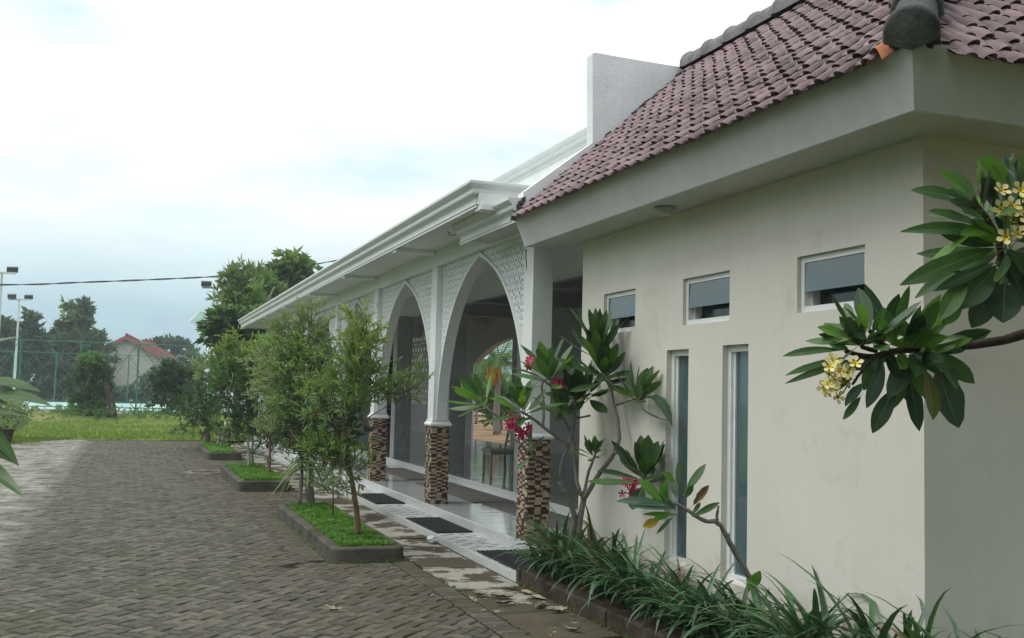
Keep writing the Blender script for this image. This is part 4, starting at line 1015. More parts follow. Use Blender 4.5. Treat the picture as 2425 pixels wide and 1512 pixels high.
def limb(mb, pts, r0, r1, n=8, wob=.006):
    pts = [Vector(p) for p in pts]; out = []; rr = []
    sub = 4
    for k in range(len(pts)-1):
        p0 = pts[max(0, k-1)]; p1 = pts[k]; p2 = pts[k+1]; p3 = pts[min(len(pts)-1, k+2)]
        for s_ in range(sub):
            t = s_/sub; out.append(.5*((2*p1)+(p2-p0)*t+(2*p0-5*p1+4*p2-p3)*t*t+(3*p1-p0-3*p2+p3)*t**3))
    out.append(pts[-1]); N_ = len(out)
    for k in range(N_): rr.append((r0+(r1-r0)*k/(N_-1))*(1+rnd(-.07,.09)))
    mb.tube([p+Vector((rnd(-wob,wob), rnd(-wob,wob), 0))*(0 if k in (0, N_-1) else 1) for k, p in enumerate(out)], rr, n)
def flower_into(mbo, mbi, c, ax, r):
    ax = Vector(ax).normalized(); u = ax.orthogonal().normalized(); v = ax.cross(u); ph = rnd(0, 6.28)
    for k in range(5):
        a = ph+k*1.2566; d_ = u*math.cos(a)+v*math.sin(a); tip = Vector(c)+d_*r+ax*r*.35
        leaf_into(mbo, Vector(c)+d_*r*.30+ax*r*.1, tip, r*.62, ax, n=4, fold=.15, widest=.55)
        leaf_into(mbi, Vector(c)-ax*r*.15, Vector(c)+d_*r*.45+ax*r*.17, r*.34, ax, n=3, fold=.1)
def flower_obj(parent, c, ax, r, mo, mi):
    a, b_ = MB(), MB(); flower_into(a, b_, c, ax, r); n = len(a.v); k = len(a.f)
    a.v += b_.v; a.f += [tuple(i+n for i in f) for f in b_.f]; me = a.mesh('flower', True); me.materials.append(mo); me.materials.append(mi)
    for p in me.polygons[k:]: p.material_index = 1
    return link('flower', me, parent)
def wallclear(x, y, d, gap=.12):
    """keep a point in front of the cream wall"""
    v = ray(x, y); dmax = (XW-gap)/v.x; p = EYE+v*dmax
    return min(d, dmax) if p.y < YE+.25 else d
def W_(x, y, d, gap=.12): return atD(x, y, wallclear(x, y, d, gap))
def rosette(parent, c, axis, n, L_, width, mats, spread=(25, 80), droop=.06, dead=None):
    axis = Vector(axis).normalized(); u = axis.orthogonal().normalized(); v = axis.cross(u); ph = rnd(0, 6.28)
    n = int(n*1.35)
    for k in range(n):
        a = ph+k*2.399; q = k/max(1, n-1); el = R(spread[0]+(spread[1]-spread[0])*q+rnd(-9,9)); d_ = axis*math.cos(el)+(u*math.cos(a)+v*math.sin(a))*math.sin(el)
        l = 1.14*L_*rnd(.78,1.12)*(.75+.35*q); b_ = Vector(c)-axis*(.015+.06*q); tip = b_+d_*l
        if tip.x > XW-.02 and tip.y < YE: tip.x = XW-.02-rnd(0,.03)
        nr = (axis-d_*axis.dot(d_)); 
        if nr.length < .1: nr = u
        leaf_obj(parent, b_, tip, width*rnd(.85,1.15), nr, random.choice(mats), droop=-droop*rnd(-.6,1.4), fold=rnd(.1,.3), wav=rnd(0,.03), petiole=.14, widest=rnd(.5,.62))

FR, FN, FD, FPp = M['lf_frang'], M['lf_frang_new'], M['lf_frang_dark'], M['lf_frang_pale']
# ---- pink frangipani beside the first column
random.seed(41)
bt = atX(1372, 1296, 4.02); t1 = thing('frangipani_tree', 'pink flowering frangipani tree growing beside the first mosaic column', 'tree', (bt.x, bt.y, .15))
D1 = pdepth(bt)
def T(x, y, dd=0): return W_(1025.1+x*.4662, 704.8+y*.4662, D1+dd)
br = MB(); rr = .026
root1 = Vector((bt.x-.02, bt.y, .10)); root2 = Vector((bt.x+.05, bt.y-.02, .10))
limb(br, [root1, T(703,1250), T(715,1100), T(640,930,-.05)], .032, .022)
limb(br, [root2, T(737,1230), T(765,1035), T(745,990)], .034, .026)
limb(br, [T(640,930,-.05), T(590,850,-.12), T(520,815,-.2), T(490,770,-.25)], .020, .012)
limb(br, [T(640,930,-.05), T(660,830,-.05), T(690,755,-.08), T(720,640,-.05), T(722,500,0)], .018, .011)
limb(br, [T(690,755,-.08), T(600,690,-.2), T(500,610,-.3), T(440,575,-.32)], .016, .011)
limb(br, [T(500,610,-.3), T(380,630,-.1), T(250,545,.05)], .012, .009)
limb(br, [T(560,660,-.2), T(560,540,-.1), T(555,440,-.05), T(590,410,-.05)], .013, .010)
limb(br, [T(745,990), T(722,860,.1), T(718,740,.12), T(660,600,.15)], .022, .011)
limb(br, [T(765,1020), T(795,880,.05), T(825,790,.05)], .017, .010)
limb(br, [T(765,1030), T(850,890,-.1), T(920,790,-.2), T(945,690,-.25), T(920,550,-.3), T(908,460,-.3), T(880,380,-.3)], .024, .012)
limb(br, [T(920,790,-.2), T(975,785,-.3), T(1030,830,-.5), T(1060,900,-.6)], .016, .012)
limb(br, [T(920,550,-.3), T(990,525,-.35), T(1050,500,-.4)], .013, .010)
limb(br, [T(800,600,0), T(750,610,0), T(722,610,0)], .010, .010)
limb(br, [T(908,480,-.3), T(860,380,-.2), T(840,290,-.2)], .012, .010)
br.build('branches', M['bark'], t1, smooth=True)
up = Vector((0,0,1)); lft = -_r; tow = -_f
rosette(t1, T(235,520,.05), up*.7+lft*.9+tow*.2, 11, .36, .085, [FN, FR, FN], (18, 75))
rosette(t1, T(455,560,-.3), up*.9+lft*.2+tow*.4, 15, .33, .085, [FN, FR, FR], (15, 85))
rosette(t1, T(590,400,-.05), up*1+lft*.25+tow*.2, 15, .40, .095, [FR, FN, FR], (12, 80))
rosette(t1, T(655,575,.1), up*1+tow*.3, 10, .30, .075, [FR, FN], (15, 65))
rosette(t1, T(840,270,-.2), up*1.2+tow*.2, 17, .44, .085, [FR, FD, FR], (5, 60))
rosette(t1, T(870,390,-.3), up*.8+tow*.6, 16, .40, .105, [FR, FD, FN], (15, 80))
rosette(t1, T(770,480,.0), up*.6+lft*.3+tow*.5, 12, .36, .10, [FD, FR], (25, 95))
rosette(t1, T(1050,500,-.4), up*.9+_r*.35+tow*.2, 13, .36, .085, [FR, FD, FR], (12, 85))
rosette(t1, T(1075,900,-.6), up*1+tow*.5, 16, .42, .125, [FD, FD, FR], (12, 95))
rosette(t1, T(822,780,.05), up*1+tow*.2+_r*.1, 11, .21, .055, [FR, FN], (15, 90))
rosette(t1, T(722,500,0), up*1, 9, .34, .085, [FR, FD], (15, 70))
rosette(t1, T(490,760,-.25), up*.6+lft*.2, 4, .24, .08, [FR], (20, 110))
leaf_obj(t1, T(1030,540,-.4), T(1215,655,-.75), .12, up, FD, droop=.22, petiole=.06)
for (x, y, dd, n, rad) in [(410,640,-.25,11,45),(470,665,-.22,5,30),(640,435,0,8,34),(480,335,-.1,6,28),(430,470,0,5,26),(1000,965,-.7,12,46),(450,690,-.2,4,20)]:
    st_ = MB(); c = T(x, y, dd)
    for k in range(n):
        o = _r*rnd(-1,1)+_u*rnd(-1,1)+_f*rnd(-.8,.5); p = c+o.normalized()*(rad*.4662/FPX*D1*rnd(.3,1.1)); flower_obj(t1, p, tow+o*.5+up*.3, .040*rnd(.8,1.1), M['petal_pink'], M['petal_pink'])
        st_.tube([c+_r*.02-_u*.06, (c+p)*.5-_u*.02, p], .004, 4)
    tag(st_.build('flower_stalks', M['bark_dark'], t1), kind='stuff')

# ---- small leaning frangipani in front of the tall windows
random.seed(43)
def T2(x, y, dd=0): return W_(x, y, D2+dd, .08)
bt = atX(1795, 1425, 4.0); D2 = pdepth(bt)
t2 = thing('frangipani_tree', 'small leaning frangipani stem with few leaves before the tall windows', 'tree', (bt.x, bt.y, .15))
br = MB()
limb(br, [Vector((bt.x+.03, bt.y-.05, .10)), T2(1790,1405), T2(1762,1345), T2(1728,1285,-.05), T2(1700,1238,-.08), T2(1668,1234,-.1), T2(1622,1205,-.12), T2(1592,1190,-.14)], .022, .011)
limb(br, [T2(1690,1236,-.08), T2(1697,1232,-.08), T2(1700,1210,-.08), T2(1701,1200,-.08)], .012, .008)
limb(br, [T2(1668,1234,-.1), T2(1655,1228,-.1), T2(1648,1216,-.1)], .011, .009)
limb(br, [T2(1728,1285,-.05), T2(1727,1262,-.05)], .008, .004)
br.build('branches', M['bark'], t2, smooth=True)
def px2(X, Y): return ((2200+X*.39683)/1.5608, (1600+Y*.39683)/1.5608)
LV = [((700,690),(195,640),90,FPp),((720,720),(335,690),80,FPp),((640,660),(405,430),95,FN),((690,650),(600,480),70,FN),((665,670),(650,440),50,FN),((750,480),(625,365),80,FN),((790,560),(785,245),100,FPp),((820,590),(1030,290),75,FR),((830,620),(915,485),55,FR),((760,620),(720,470),60,FPp),((890,790),(1160,650),60,FR),((900,770),(980,650),40,FR),((740,770),(570,945),35,FR),((800,765),(440,760),45,FN),((690,770),(540,810),60,FN)]
for k, (a, b_, w_, m_) in enumerate(LV):
    A_, B_ = T2(*px2(*a), -.13), T2(*px2(*b_), -.13+rnd(-.10,.06)); leaf_obj(t2, A_, B_, w_*.39683/1.5608/FPX*D2*1.05, tow*.7+up*.5+Vector((rnd(-.3,.3), rnd(-.3,.3), 0)), m_, droop=rnd(-.05,.09), fold=rnd(.1,.35), wav=.02, petiole=.08 if k not in (0,1) else .05)
o = leaf_obj(t2, T2(*px2(850,730),-.12), T2(*px2(1065,490),-.15), .055, tow+up, M['deadbrown'], droop=-.10, fold=.8, wav=.10, petiole=.25); o['label'] = 'dried brown curled leaf'
o = leaf_obj(t2, T2(*px2(600,810),-.15), T2(*px2(445,875),-.18), .06, tow+up*.3, M['yellowleaf'], droop=-.10, fold=.5, wav=.12); o['label'] = 'withered yellow leaf'
o = leaf_obj(t2, T2(1772,1400,-.05), T2(1800,1352,-.12), .075, tow, FN, fold=.2)

# ---- yellow frangipani reaching in from the right
random.seed(47)
D3 = 4.75
t3b = atD(2790, 1500, D3+.1); t3b.z = 0
t3 = thing('frangipani_tree', 'yellow-white flowering frangipani reaching in from the right edge', 'tree', tuple(t3b))
def T3(x, y, dd=0): return atD(x, y, D3+dd)
def pA(X, Y): return (1826+X*.27537, 640.7+Y*.27537)
def pB(X, Y): return (2114.3+X*.29651, 320.3+Y*.29651)
br = MB()
limb(br, [t3b+Vector((0,0,-.05)), T3(2770,1300,.1), T3(2720,1060,.1), T3(2620,850,.05)], .06, .04, 10)
limb(br, [T3(2620,850,.05), T3(2520,775,0), T3(*pA(2000,600)), T3(*pA(1660,650)), T3(*pA(1350,670),-.03), T3(*pA(1100,690),-.05), T3(*pA(900,740),-.05), T3(*pA(800,735),-.05), T3(*pA(640,695),-.08)], .026, .010)
limb(br, [T3(*pA(1010,690),-.05), T3(*pA(940,610),-.08), T3(*pA(850,520),-.1)], .015, .010)
limb(br, [T3(*pA(900,690),-.05), T3(*pA(800,660),-.1), T3(*pA(690,550),-.14)], .013, .008)
limb(br, [T3(*pA(1000,690),-.05), T3(*pA(880,750),-.12), T3(*pA(800,840),-.15), T3(*pA(700,980),-.16)], .010, .006)
limb(br, [T3(2620,850,.05), T3(2560,700,-.05), T3(2480,640,-.1), T3(*pB(880,1050),-.15), T3(*pB(862,880),-.16), T3(*pB(760,700),-.18), T3(*pB(640,490),-.2)], .028, .010)
limb(br, [T3(2620,850,.05), T3(2680,680,.1), T3(2720,520,.15)], .03, .014)
br.build('branches', M['bark_dark'], t3, smooth=True)
LA = [((660,695),(100,740),75,FR,.10),((690,735),(120,905),58,FR,.05),((760,750),(120,975),64,FR,.05),((700,600),(400,490),110,FN,.05),((820,590),(745,290),150,FN,.0),((970,650),(975,325),165,FR,.0),((1045,670),(1190,130),90,FR,-.04),((1120,670),(1285,300),95,FR,-.03),((1200,665),(1445,260),120,FR,-.05),((1250,660),(1505,470),75,FR,.05),((1310,660),(1680,565),62,FR,.06),((1340,665),(1670,690),110,FD,.05),((980,740),(820,1185),125,FPp,.04),((1200,715),(1000,1095),175,FPp,.06),((800,960),(635,1170),85,FPp,.04),((790,1060),(618,1285),65,FR,.02),((1100,960),(872,1400),150,FD,.08),((1240,700),(1245,915),170,FR,.05),((1200,830),(1275,1385),150,FD,-.06),((1310,800),(1390,1290),150,'y',.05),((1440,700),(1615,1355),260,FD,-.08),((1390,690),(1465,875),190,FR,.05),((690,690),(490,632),80,FR,.04),((700,590),(590,450),90,FR,0),((700,560),(585,395),55,FR,0),((800,620),(715,430),85,FR,0),((770,650),(530,600),60,FN,.03),((840,650),(690,430),80,FPp,0)]
M['lf_frang_yel'] = leafmat('yellowing_frangipani_leaf', (.10,.115,.028), (.17,.17,.04), rough=.5, trans=.25)
def place(L, pf, ddf, sc_):
    for k, (a, b_, w_, m_, dr) in enumerate(L):
        dd = ddf+rnd(-.06,.04); A_, B_ = T3(*pf(*a), dd), T3(*pf(*b_), dd+rnd(-.16,.02)); mm_ = M['lf_frang_yel'] if m_ == 'y' else m_
        leaf_obj(t3, A_, B_, w_*sc_/FPX*D3*1.04, tow*.85+up*.45+Vector((rnd(-.35,.35), rnd(-.35,.35), 0)), mm_, droop=dr+rnd(-.02,.02), fold=rnd(.08,.3), wav=rnd(.01,.045), petiole=rnd(.08,.14), n=9, widest=rnd(.52,.64))
place(LA, pA, -.06, .27537)
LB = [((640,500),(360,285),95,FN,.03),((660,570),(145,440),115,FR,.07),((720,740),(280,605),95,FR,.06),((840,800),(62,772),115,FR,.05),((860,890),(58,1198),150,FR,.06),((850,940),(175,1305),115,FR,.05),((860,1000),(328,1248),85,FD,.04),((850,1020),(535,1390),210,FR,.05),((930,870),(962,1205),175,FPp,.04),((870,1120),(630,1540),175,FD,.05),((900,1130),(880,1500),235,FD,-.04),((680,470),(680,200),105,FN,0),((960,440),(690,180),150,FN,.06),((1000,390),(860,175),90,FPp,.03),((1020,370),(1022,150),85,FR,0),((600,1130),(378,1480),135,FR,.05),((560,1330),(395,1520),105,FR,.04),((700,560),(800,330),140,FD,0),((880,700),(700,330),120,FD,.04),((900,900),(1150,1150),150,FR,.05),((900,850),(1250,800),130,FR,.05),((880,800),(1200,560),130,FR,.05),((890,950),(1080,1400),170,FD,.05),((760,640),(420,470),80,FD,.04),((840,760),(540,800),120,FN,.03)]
place(LB, pB, -.20, .29651)
for (p_, ax_, n_, L_) in [(T3(*pA(850,520),-.1), up*.8+lft*.3+tow*.3, 6, .24), (T3(*pA(690,550),-.14), up*.5+lft*.8, 5, .22), (T3(*pA(1180,690),-.04), up*.2+tow*.8, 8, .27), (T3(*pA(1420,680),-.02), up*-.2+tow*.8+_r*.2, 7, .28), (T3(*pA(960,700),-.06), up*-.4+tow*.7+lft*.2, 6, .25), (T3(*pB(870,900),-.2), lft*.7+tow*.5+up*.1, 11, .33), (T3(*pB(700,600),-.2), up*.7+lft*.5+tow*.3, 7, .27), (T3(*pB(960,560),-.1), up*.8+tow*.4, 8, .30)]:
    rosette(t3, p_, ax_, n_, L_, .072, [FR, FD, FR, FN], (25, 95))
rosette(t3, T3(2720,510,.15), up, 14, .36, .10, [FR, FN, FD], (10, 100))
for (pf, c0, dd, L, sc_, rad) in [(pA, (560,900), -.2, [(530,770),(560,810),(500,830),(725,800),(495,890),(540,950),(640,945),(490,980),(460,1010),(520,1020),(590,870),(570,1090),(660,880),(470,1040)], .27537, .036), (pB, (930,640), -.32, [(865,445),(1020,440),(860,590),(955,565),(970,620),(865,665),(945,705),(1030,590),(905,815),(1000,790),(1060,660),(1090,560)], .29651, .040)]:
    st_ = MB(); c = T3(*pf(c0[0]+110, c0[1]+60), dd+.05)
    for k, q in enumerate(L):
        p = T3(*pf(*q), dd+rnd(-.05,.05)); flower_obj(t3, p, tow+up*rnd(-.2,.9)+_r*rnd(-.6,.6), rad*rnd(.85,1.1), M['petal_white'], M['petal_yellow']); st_.tube([c, (c+p)*.5-up*.015, p], .0035, 4)
    for k in range(7):
        p = c+_r*rnd(-.05,.05)+up*rnd(-.03,.06); st_.lathe(p, [(.001,0),(.006,.012),(.005,.03),(.001,.04)], 5, Vector((rnd(-1,1), rnd(-1,1), rnd(0,1))))
    tag(st_.build('flower_stalks', M['lf_willow_y'], t3), kind='stuff')

# ---- strappy lilies along the wall bed
def blade_into(mb, base, az, L_, w_, lean, arch, n=7):
    d_ = Vector((math.cos(az), math.sin(az), 0)); sd_ = Vector((-d_.y, d_.x, 0)); rows = []; p = Vector(base); th = lean
    for k in range(n+1):
        t = k/n; ww = w_*.5*(1-t**3)*(.7+.5*min(1, t*4)); dirv = d_*math.sin(th)+up*math.cos(th); nn = d_*math.cos(th)-up*math.sin(th)
        rows.append([mb.vert(p-sd_*ww-nn*ww*.35), mb.vert(p), mb.vert(p+sd_*ww-nn*ww*.35)]); p = p+dirv*(L_/n); th += arch/n
        if p.x > XW-.015: p.x = XW-.015
    for k in range(n):
        for s_ in range(2): mb.face((rows[k][s_], rows[k][s_+1], rows[k+1][s_+1], rows[k+1][s_]))
random.seed(53)
lily_spots = []
y = 3.5
while y < 9.75:
    for q in range(2):
        x = rnd(3.66, 4.14) if y < 9.2 else rnd(4.06, 4.16)
        if q == 0: x = rnd(3.66, 3.85) if y < 9.2 else 3.95
        if y > 9.35 and x < 4.04: continue
        lily_spots.append((x, y+rnd(-.08,.08)))
    y += .24 if y > 5.4 else .19
for (x, y) in lily_spots:
    wh = 'at the foot of the pink frangipani' if y > 8.5 else 'below the left tall window' if y > 7.2 else 'below the right tall window' if y > 6.35 else 'before the bare stretch of cream wall' if y > 5.0 else 'in front of the cream wall corner'
    t = thing('lily_clump', 'clump of arching strap leaves '+wh, 'plant', (x, y, .14), 'strap-leaf lilies filling the wall bed')
    A1, A2, A3 = MB(), MB(), MB(); big = rnd(.85, 1.25)*(1.25 if y < 5.6 else 1.0)
    for k in range(25):
        az = rnd(0, 6.283) if random.random() < .4 else rnd(math.pi*.6, math.pi*1.5); mb = A1 if random.random() < .62 else A2
        if random.random() < .05: mb = A3
        blade_into(mb, (x+rnd(-.05,.05), y+rnd(-.05,.05), .12), az, rnd(.34,.70)*big, rnd(.024,.042), rnd(.05,.55), rnd(.9,2.6))
    A1.build('leaves', M['lf_lily'], t, smooth=True); A2.build('pale_leaves', M['lf_lily2'], t, smooth=True)
    if A3.f: A3.build('browned_leaves', M['lf_lily3'], t, smooth=True)

# ---- narrow-leaved shrubs and trees
def spray(mb, c, rx, ry, rz, ntwig, nleaf, L_, w_, tw=None, upb=.6, twl=.35, hang=0.0):
    """twigs scattered through an ellipsoid, each carrying narrow leaves"""
    c = Vector(c)
    for k in range(ntwig):
        while True:
            o = Vector((rnd(-1,1), rnd(-1,1), rnd(-1,1)))
            if o.length <= 1: break
        p = c+Vector((o.x*rx, o.y*ry, o.z*rz)); d_ = Vector((o.x*rx, o.y*ry, o.z*rz)).normalized()*.7+Vector((rnd(-.6,.6), rnd(-.6,.6), upb+rnd(-.5,.5))); d_.normalize(); l = twl*rnd(.6,1.3)
        q = p+d_*l
        if tw is not None: tw.tube([p-d_*l*.4, (p+q)*.5+Vector((0,0,-.01)), q], [.004, .003, .0015], 4, cap=False)
        for j in range(nleaf):
            t = rnd(.1,1.02); b_ = p+d_*l*t; a = Vector((rnd(-1,1), rnd(-1,1), rnd(-.7,.9)-hang)).normalized(); ld = (d_*.75+a).normalized(); ll = L_*rnd(.65,1.25)
            sd_ = ld.cross(Vector((rnd(-1,1), rnd(-1,1), rnd(-1,1)))); 
            if sd_.length < .1: continue
            sd_.normalize(); ww = w_*rnd(.7,1.2)*.5; m_ = b_+ld*ll*.5
            mb.val = random.random(); mb.poly([b_, m_+sd_*ww, b_+ld*ll, m_-sd_*ww])
def pxr(px, Y): return px/FPX*(Y*.96)
def shrub(name, label, cat, base, trunks, clusters, leaf, twl=.32, group=None, trunk_m='bark_brown', foliage_name='crown'):
    """clusters: (px, py, Y, rx_px, ry_px, twigs, material)"""
    t = thing(name, label, cat, tuple(base), group); tk = MB()
    for (pts, r0, r1) in trunks: limb(tk, pts, r0, r1, 7, .008)
    bym = {}; tw = MB()
    for (px, py, Y, rx, ry, nt_, m_) in clusters:
        mb = bym.setdefault(m_, MB()); c = atY(px, py, Y); spray(mb, c, pxr(rx, Y), pxr((rx+ry)*.45, Y), pxr(ry, Y), int(nt_*.72), 15, leaf[0], leaf[1], tw, leaf[2] if len(leaf) > 2 else .6, twl)
    tk.build('trunk', M[trunk_m], t, smooth=True); tw.build('twigs', M['bark_dark'], t)
    for m_, mb in bym.items(): mb.build(foliage_name, M[m_], t)
    return t
random.seed(61)
b0 = atZ(847, 1268, .15); YA = b0.y
shrub('bottlebrush_tree', 'slim leaning tree with narrow leaves at the near end of the nearest planter', 'tree', (b0.x, b0.y, .13),
  [([b0+Vector((0,0,-.05)), atY(843,1200,YA), atY(832,1130,YA+.05), atY(812,1060,YA+.1), atY(806,1040,YA+.1)], .034, .022),
   ([atY(812,1060,YA+.1), atY(822,1000,YA+.1), atY(838,930,YA+.1), atY(850,850,YA+.1), atY(858,770,YA+.1)], .018, .004),
   ([atY(815,1050,YA+.1), atY(840,1012,YA-.05), atY(880,985,YA-.15), atY(925,955,YA-.2), atY(960,925,YA-.2)], .011, .004),
   ([atY(812,1060,YA+.1), atY(790,1000,YA+.2), atY(760,930,YA+.3), atY(745,850,YA+.3)], .015, .004),
   ([atY(835,1150,YA), atY(810,1120,YA-.1), atY(790,1105,YA-.15)], .007, .003)],
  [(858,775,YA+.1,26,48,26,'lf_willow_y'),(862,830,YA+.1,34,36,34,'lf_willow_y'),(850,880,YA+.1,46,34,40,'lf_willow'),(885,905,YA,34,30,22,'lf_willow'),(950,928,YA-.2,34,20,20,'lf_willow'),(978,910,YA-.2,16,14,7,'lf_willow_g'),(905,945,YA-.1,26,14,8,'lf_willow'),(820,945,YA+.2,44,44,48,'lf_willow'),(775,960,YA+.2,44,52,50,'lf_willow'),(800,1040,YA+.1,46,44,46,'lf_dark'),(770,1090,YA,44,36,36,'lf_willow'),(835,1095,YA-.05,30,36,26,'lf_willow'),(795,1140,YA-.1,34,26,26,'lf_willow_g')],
  (.105,.024), .24)
random.seed(62)
b0 = atZ(789, 1228, .15); q = MB(); 
st = thing('sapling', 'thin upright sapling stem in the nearest planter', 'tree', (b0.x, b0.y, .13)); q.tube([b0+Vector((0,0,-.05)), atY(789,1160,b0.y), atY(787,1100,b0.y)], [.010,.009,.006], 6); q.build('trunk', M['bark_dark'], st)
q = MB(); spray(q, atY(786,1110,b0.y), .16, .16, .16, 22, 12, .08, .018, None, .4, .2); q.build('crown', M['lf_dark'], st)
# shrub at the far end of the nearest planter
random.seed(63)
b0 = Vector((2.3, 14.75, .13)); YB = 14.9
shrub('willow_shrub', 'tall grey-green narrow-leaved shrub at the far end of the nearest planter', 'shrub', b0,
  [([b0, atY(715,1080,YB), atY(705,980,YB), atY(700,880,YB), atY(728,790,YB)], .03, .006), ([atY(715,1080,YB), atY(690,1000,YB+.1), atY(668,900,YB+.2), atY(650,830,YB+.2)], .02, .005), ([atY(705,980,YB), atY(745,900,YB-.1), atY(765,820,YB-.1)], .014, .004), ([atY(700,905,YB-.3), atY(742,858,YB-.35), atY(760,830,YB-.35)], .008,.004), ([atY(742,866,YB-.4), atY(735,900,YB-.4), atY(722,945,YB-.4)], .007,.004)],
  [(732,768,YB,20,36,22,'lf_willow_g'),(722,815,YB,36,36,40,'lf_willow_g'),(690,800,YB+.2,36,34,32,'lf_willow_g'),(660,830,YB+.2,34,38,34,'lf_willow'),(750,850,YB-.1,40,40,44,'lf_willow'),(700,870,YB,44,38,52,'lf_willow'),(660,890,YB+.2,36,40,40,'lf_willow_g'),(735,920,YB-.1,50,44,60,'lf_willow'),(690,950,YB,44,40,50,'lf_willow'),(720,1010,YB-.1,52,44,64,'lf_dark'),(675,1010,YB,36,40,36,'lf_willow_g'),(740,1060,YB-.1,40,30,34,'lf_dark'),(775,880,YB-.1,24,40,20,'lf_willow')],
  (.12,.027), .28, trunk_m='bark')
# dracaena with bare trunk
random.seed(64)
b0 = atZ(737, 1196, .15); dr_ = thing('dracaena', 'sword-leaved dracaena on a pale ringed trunk in the nearest planter', 'plant', (b0.x, b0.y, .13))
q = MB(); limb(q, [b0+Vector((0,0,-.05)), atY(733,1150,b0.y), atY(733,1112,b0.y), atY(730,1085,b0.y)], .062, .05, 9, .004); q.build('trunk', M['bark'], dr_, smooth=True)
c = atY(728, 1085, b0.y-.22)
for k in range(40):
    a = k*2.399; el = R(rnd(-55,75)) if k > 8 else R(rnd(-60,-20)); d_ = Vector((math.cos(a)*math.cos(el), math.sin(a)*math.cos(el), math.sin(el)))
    if k <= 12: d_ = (Vector((-.9,-.3,0))*rnd(.6,1)+Vector((0,rnd(-.5,.5),math.sin(el)*1.1))).normalized()
    L_ = rnd(.45,.72); leaf_obj(dr_, c+d_*.03, c+d_*L_+Vector((0,0,-.06)), .042, Vector((0,0,1)), M['lf_sword_y'] if k <= 12 and random.random() < .75 else M['lf_sword'], droop=rnd(.02,.09), fold=.35, n=6, widest=.35)
# middle planter shrubs
random.seed(65)
YM = 19.2
def st_(px, py, Y, z=.15): p = atY(px, py, Y); return p
b0 = atZ(590, 1112, .15)
shrub('willow_shrub', 'dense dark shrub on whitewashed stems in the middle planter', 'shrub', (b0.x, b0.y, .13),
  [([b0+Vector((0,0,-.05)), atY(588,1060,b0.y), atY(585,980,b0.y), atY(575,900,b0.y)], .035, .008), ([atZ(599,1108,.15), atY(598,1050,b0.y), atY(605,960,b0.y), atY(612,870,b0.y)], .03, .008)],
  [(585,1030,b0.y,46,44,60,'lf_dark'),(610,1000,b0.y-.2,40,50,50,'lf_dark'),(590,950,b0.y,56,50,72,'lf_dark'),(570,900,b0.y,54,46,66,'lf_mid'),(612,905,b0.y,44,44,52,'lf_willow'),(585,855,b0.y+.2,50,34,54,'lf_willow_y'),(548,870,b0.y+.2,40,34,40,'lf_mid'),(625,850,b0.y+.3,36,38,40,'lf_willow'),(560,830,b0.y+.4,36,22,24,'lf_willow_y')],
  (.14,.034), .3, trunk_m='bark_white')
b0 = atZ(637, 1130, .15)
shrub('willow_shrub', 'grey-brown thin shrub with peeling trunk at the near end of the middle planter', 'shrub', (b0.x, b0.y, .13),
  [([b0+Vector((0,0,-.05)), atY(638,1090,b0.y), atY(640,1030,b0.y), atY(648,960,b0.y), atY(640,880,b0.y)], .038, .01), ([atY(646,970,b0.y), atY(655,905,b0.y-.2), atY(640,850,b0.y-.2)], .018, .009)],
  [(640,960,b0.y,38,44,34,'lf_willow_g'),(650,900,b0.y,36,44,34,'lf_willow_g'),(632,850,b0.y+.2,32,40,30,'lf_willow_g'),(655,1020,b0.y,34,34,26,'lf_willow_g'),(630,1060,b0.y,28,24,16,'lf_dark')],
  (.125,.028), .3)
# farthest planter shrub and yucca
random.seed(66)
YF3 = 29.5
b0 = Vector((2.35, YF3, .13))
shrub('willow_shrub', 'bushy shrub behind the yucca in the farthest planter', 'shrub', b0,
  [([b0, atY(520,1000,YF3), atY(515,930,YF3)], .04, .012), ([atZ(524,1062,.15), atY(530,1030,27), atY(534,1000,27)], .04, .02)],
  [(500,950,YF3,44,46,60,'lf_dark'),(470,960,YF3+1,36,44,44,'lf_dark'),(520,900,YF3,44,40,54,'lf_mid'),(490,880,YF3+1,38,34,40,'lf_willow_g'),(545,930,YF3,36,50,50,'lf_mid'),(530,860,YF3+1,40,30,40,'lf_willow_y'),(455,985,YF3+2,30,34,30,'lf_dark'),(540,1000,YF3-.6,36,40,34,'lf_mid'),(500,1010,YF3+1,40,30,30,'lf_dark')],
  (.19,.045), .34, trunk_m='bark_white')
yc = atZ(490, 1052, .15); yu = thing('yucca', 'spiky yucca rosette at the near end of the farthest planter', 'plant', (yc.x, yc.y, .13)); q = MB(); limb(q, [yc+Vector((0,0,-.05)), atY(492,1035,yc.y), atY(488,1015,yc.y)], .09, .07, 8); q.build('trunk', M['bark'], yu); c = atY(487, 1010, yc.y)
for k in range(40):
    a = k*2.399; el = R(rnd(-20,85)); d_ = Vector((math.cos(a)*math.cos(el), math.sin(a)*math.cos(el), math.sin(el))); leaf_obj(yu, c+d_*.04, c+d_*rnd(.42,.62), .045, up, M['lf_sword'], droop=.03, fold=.4, n=4, widest=.3)
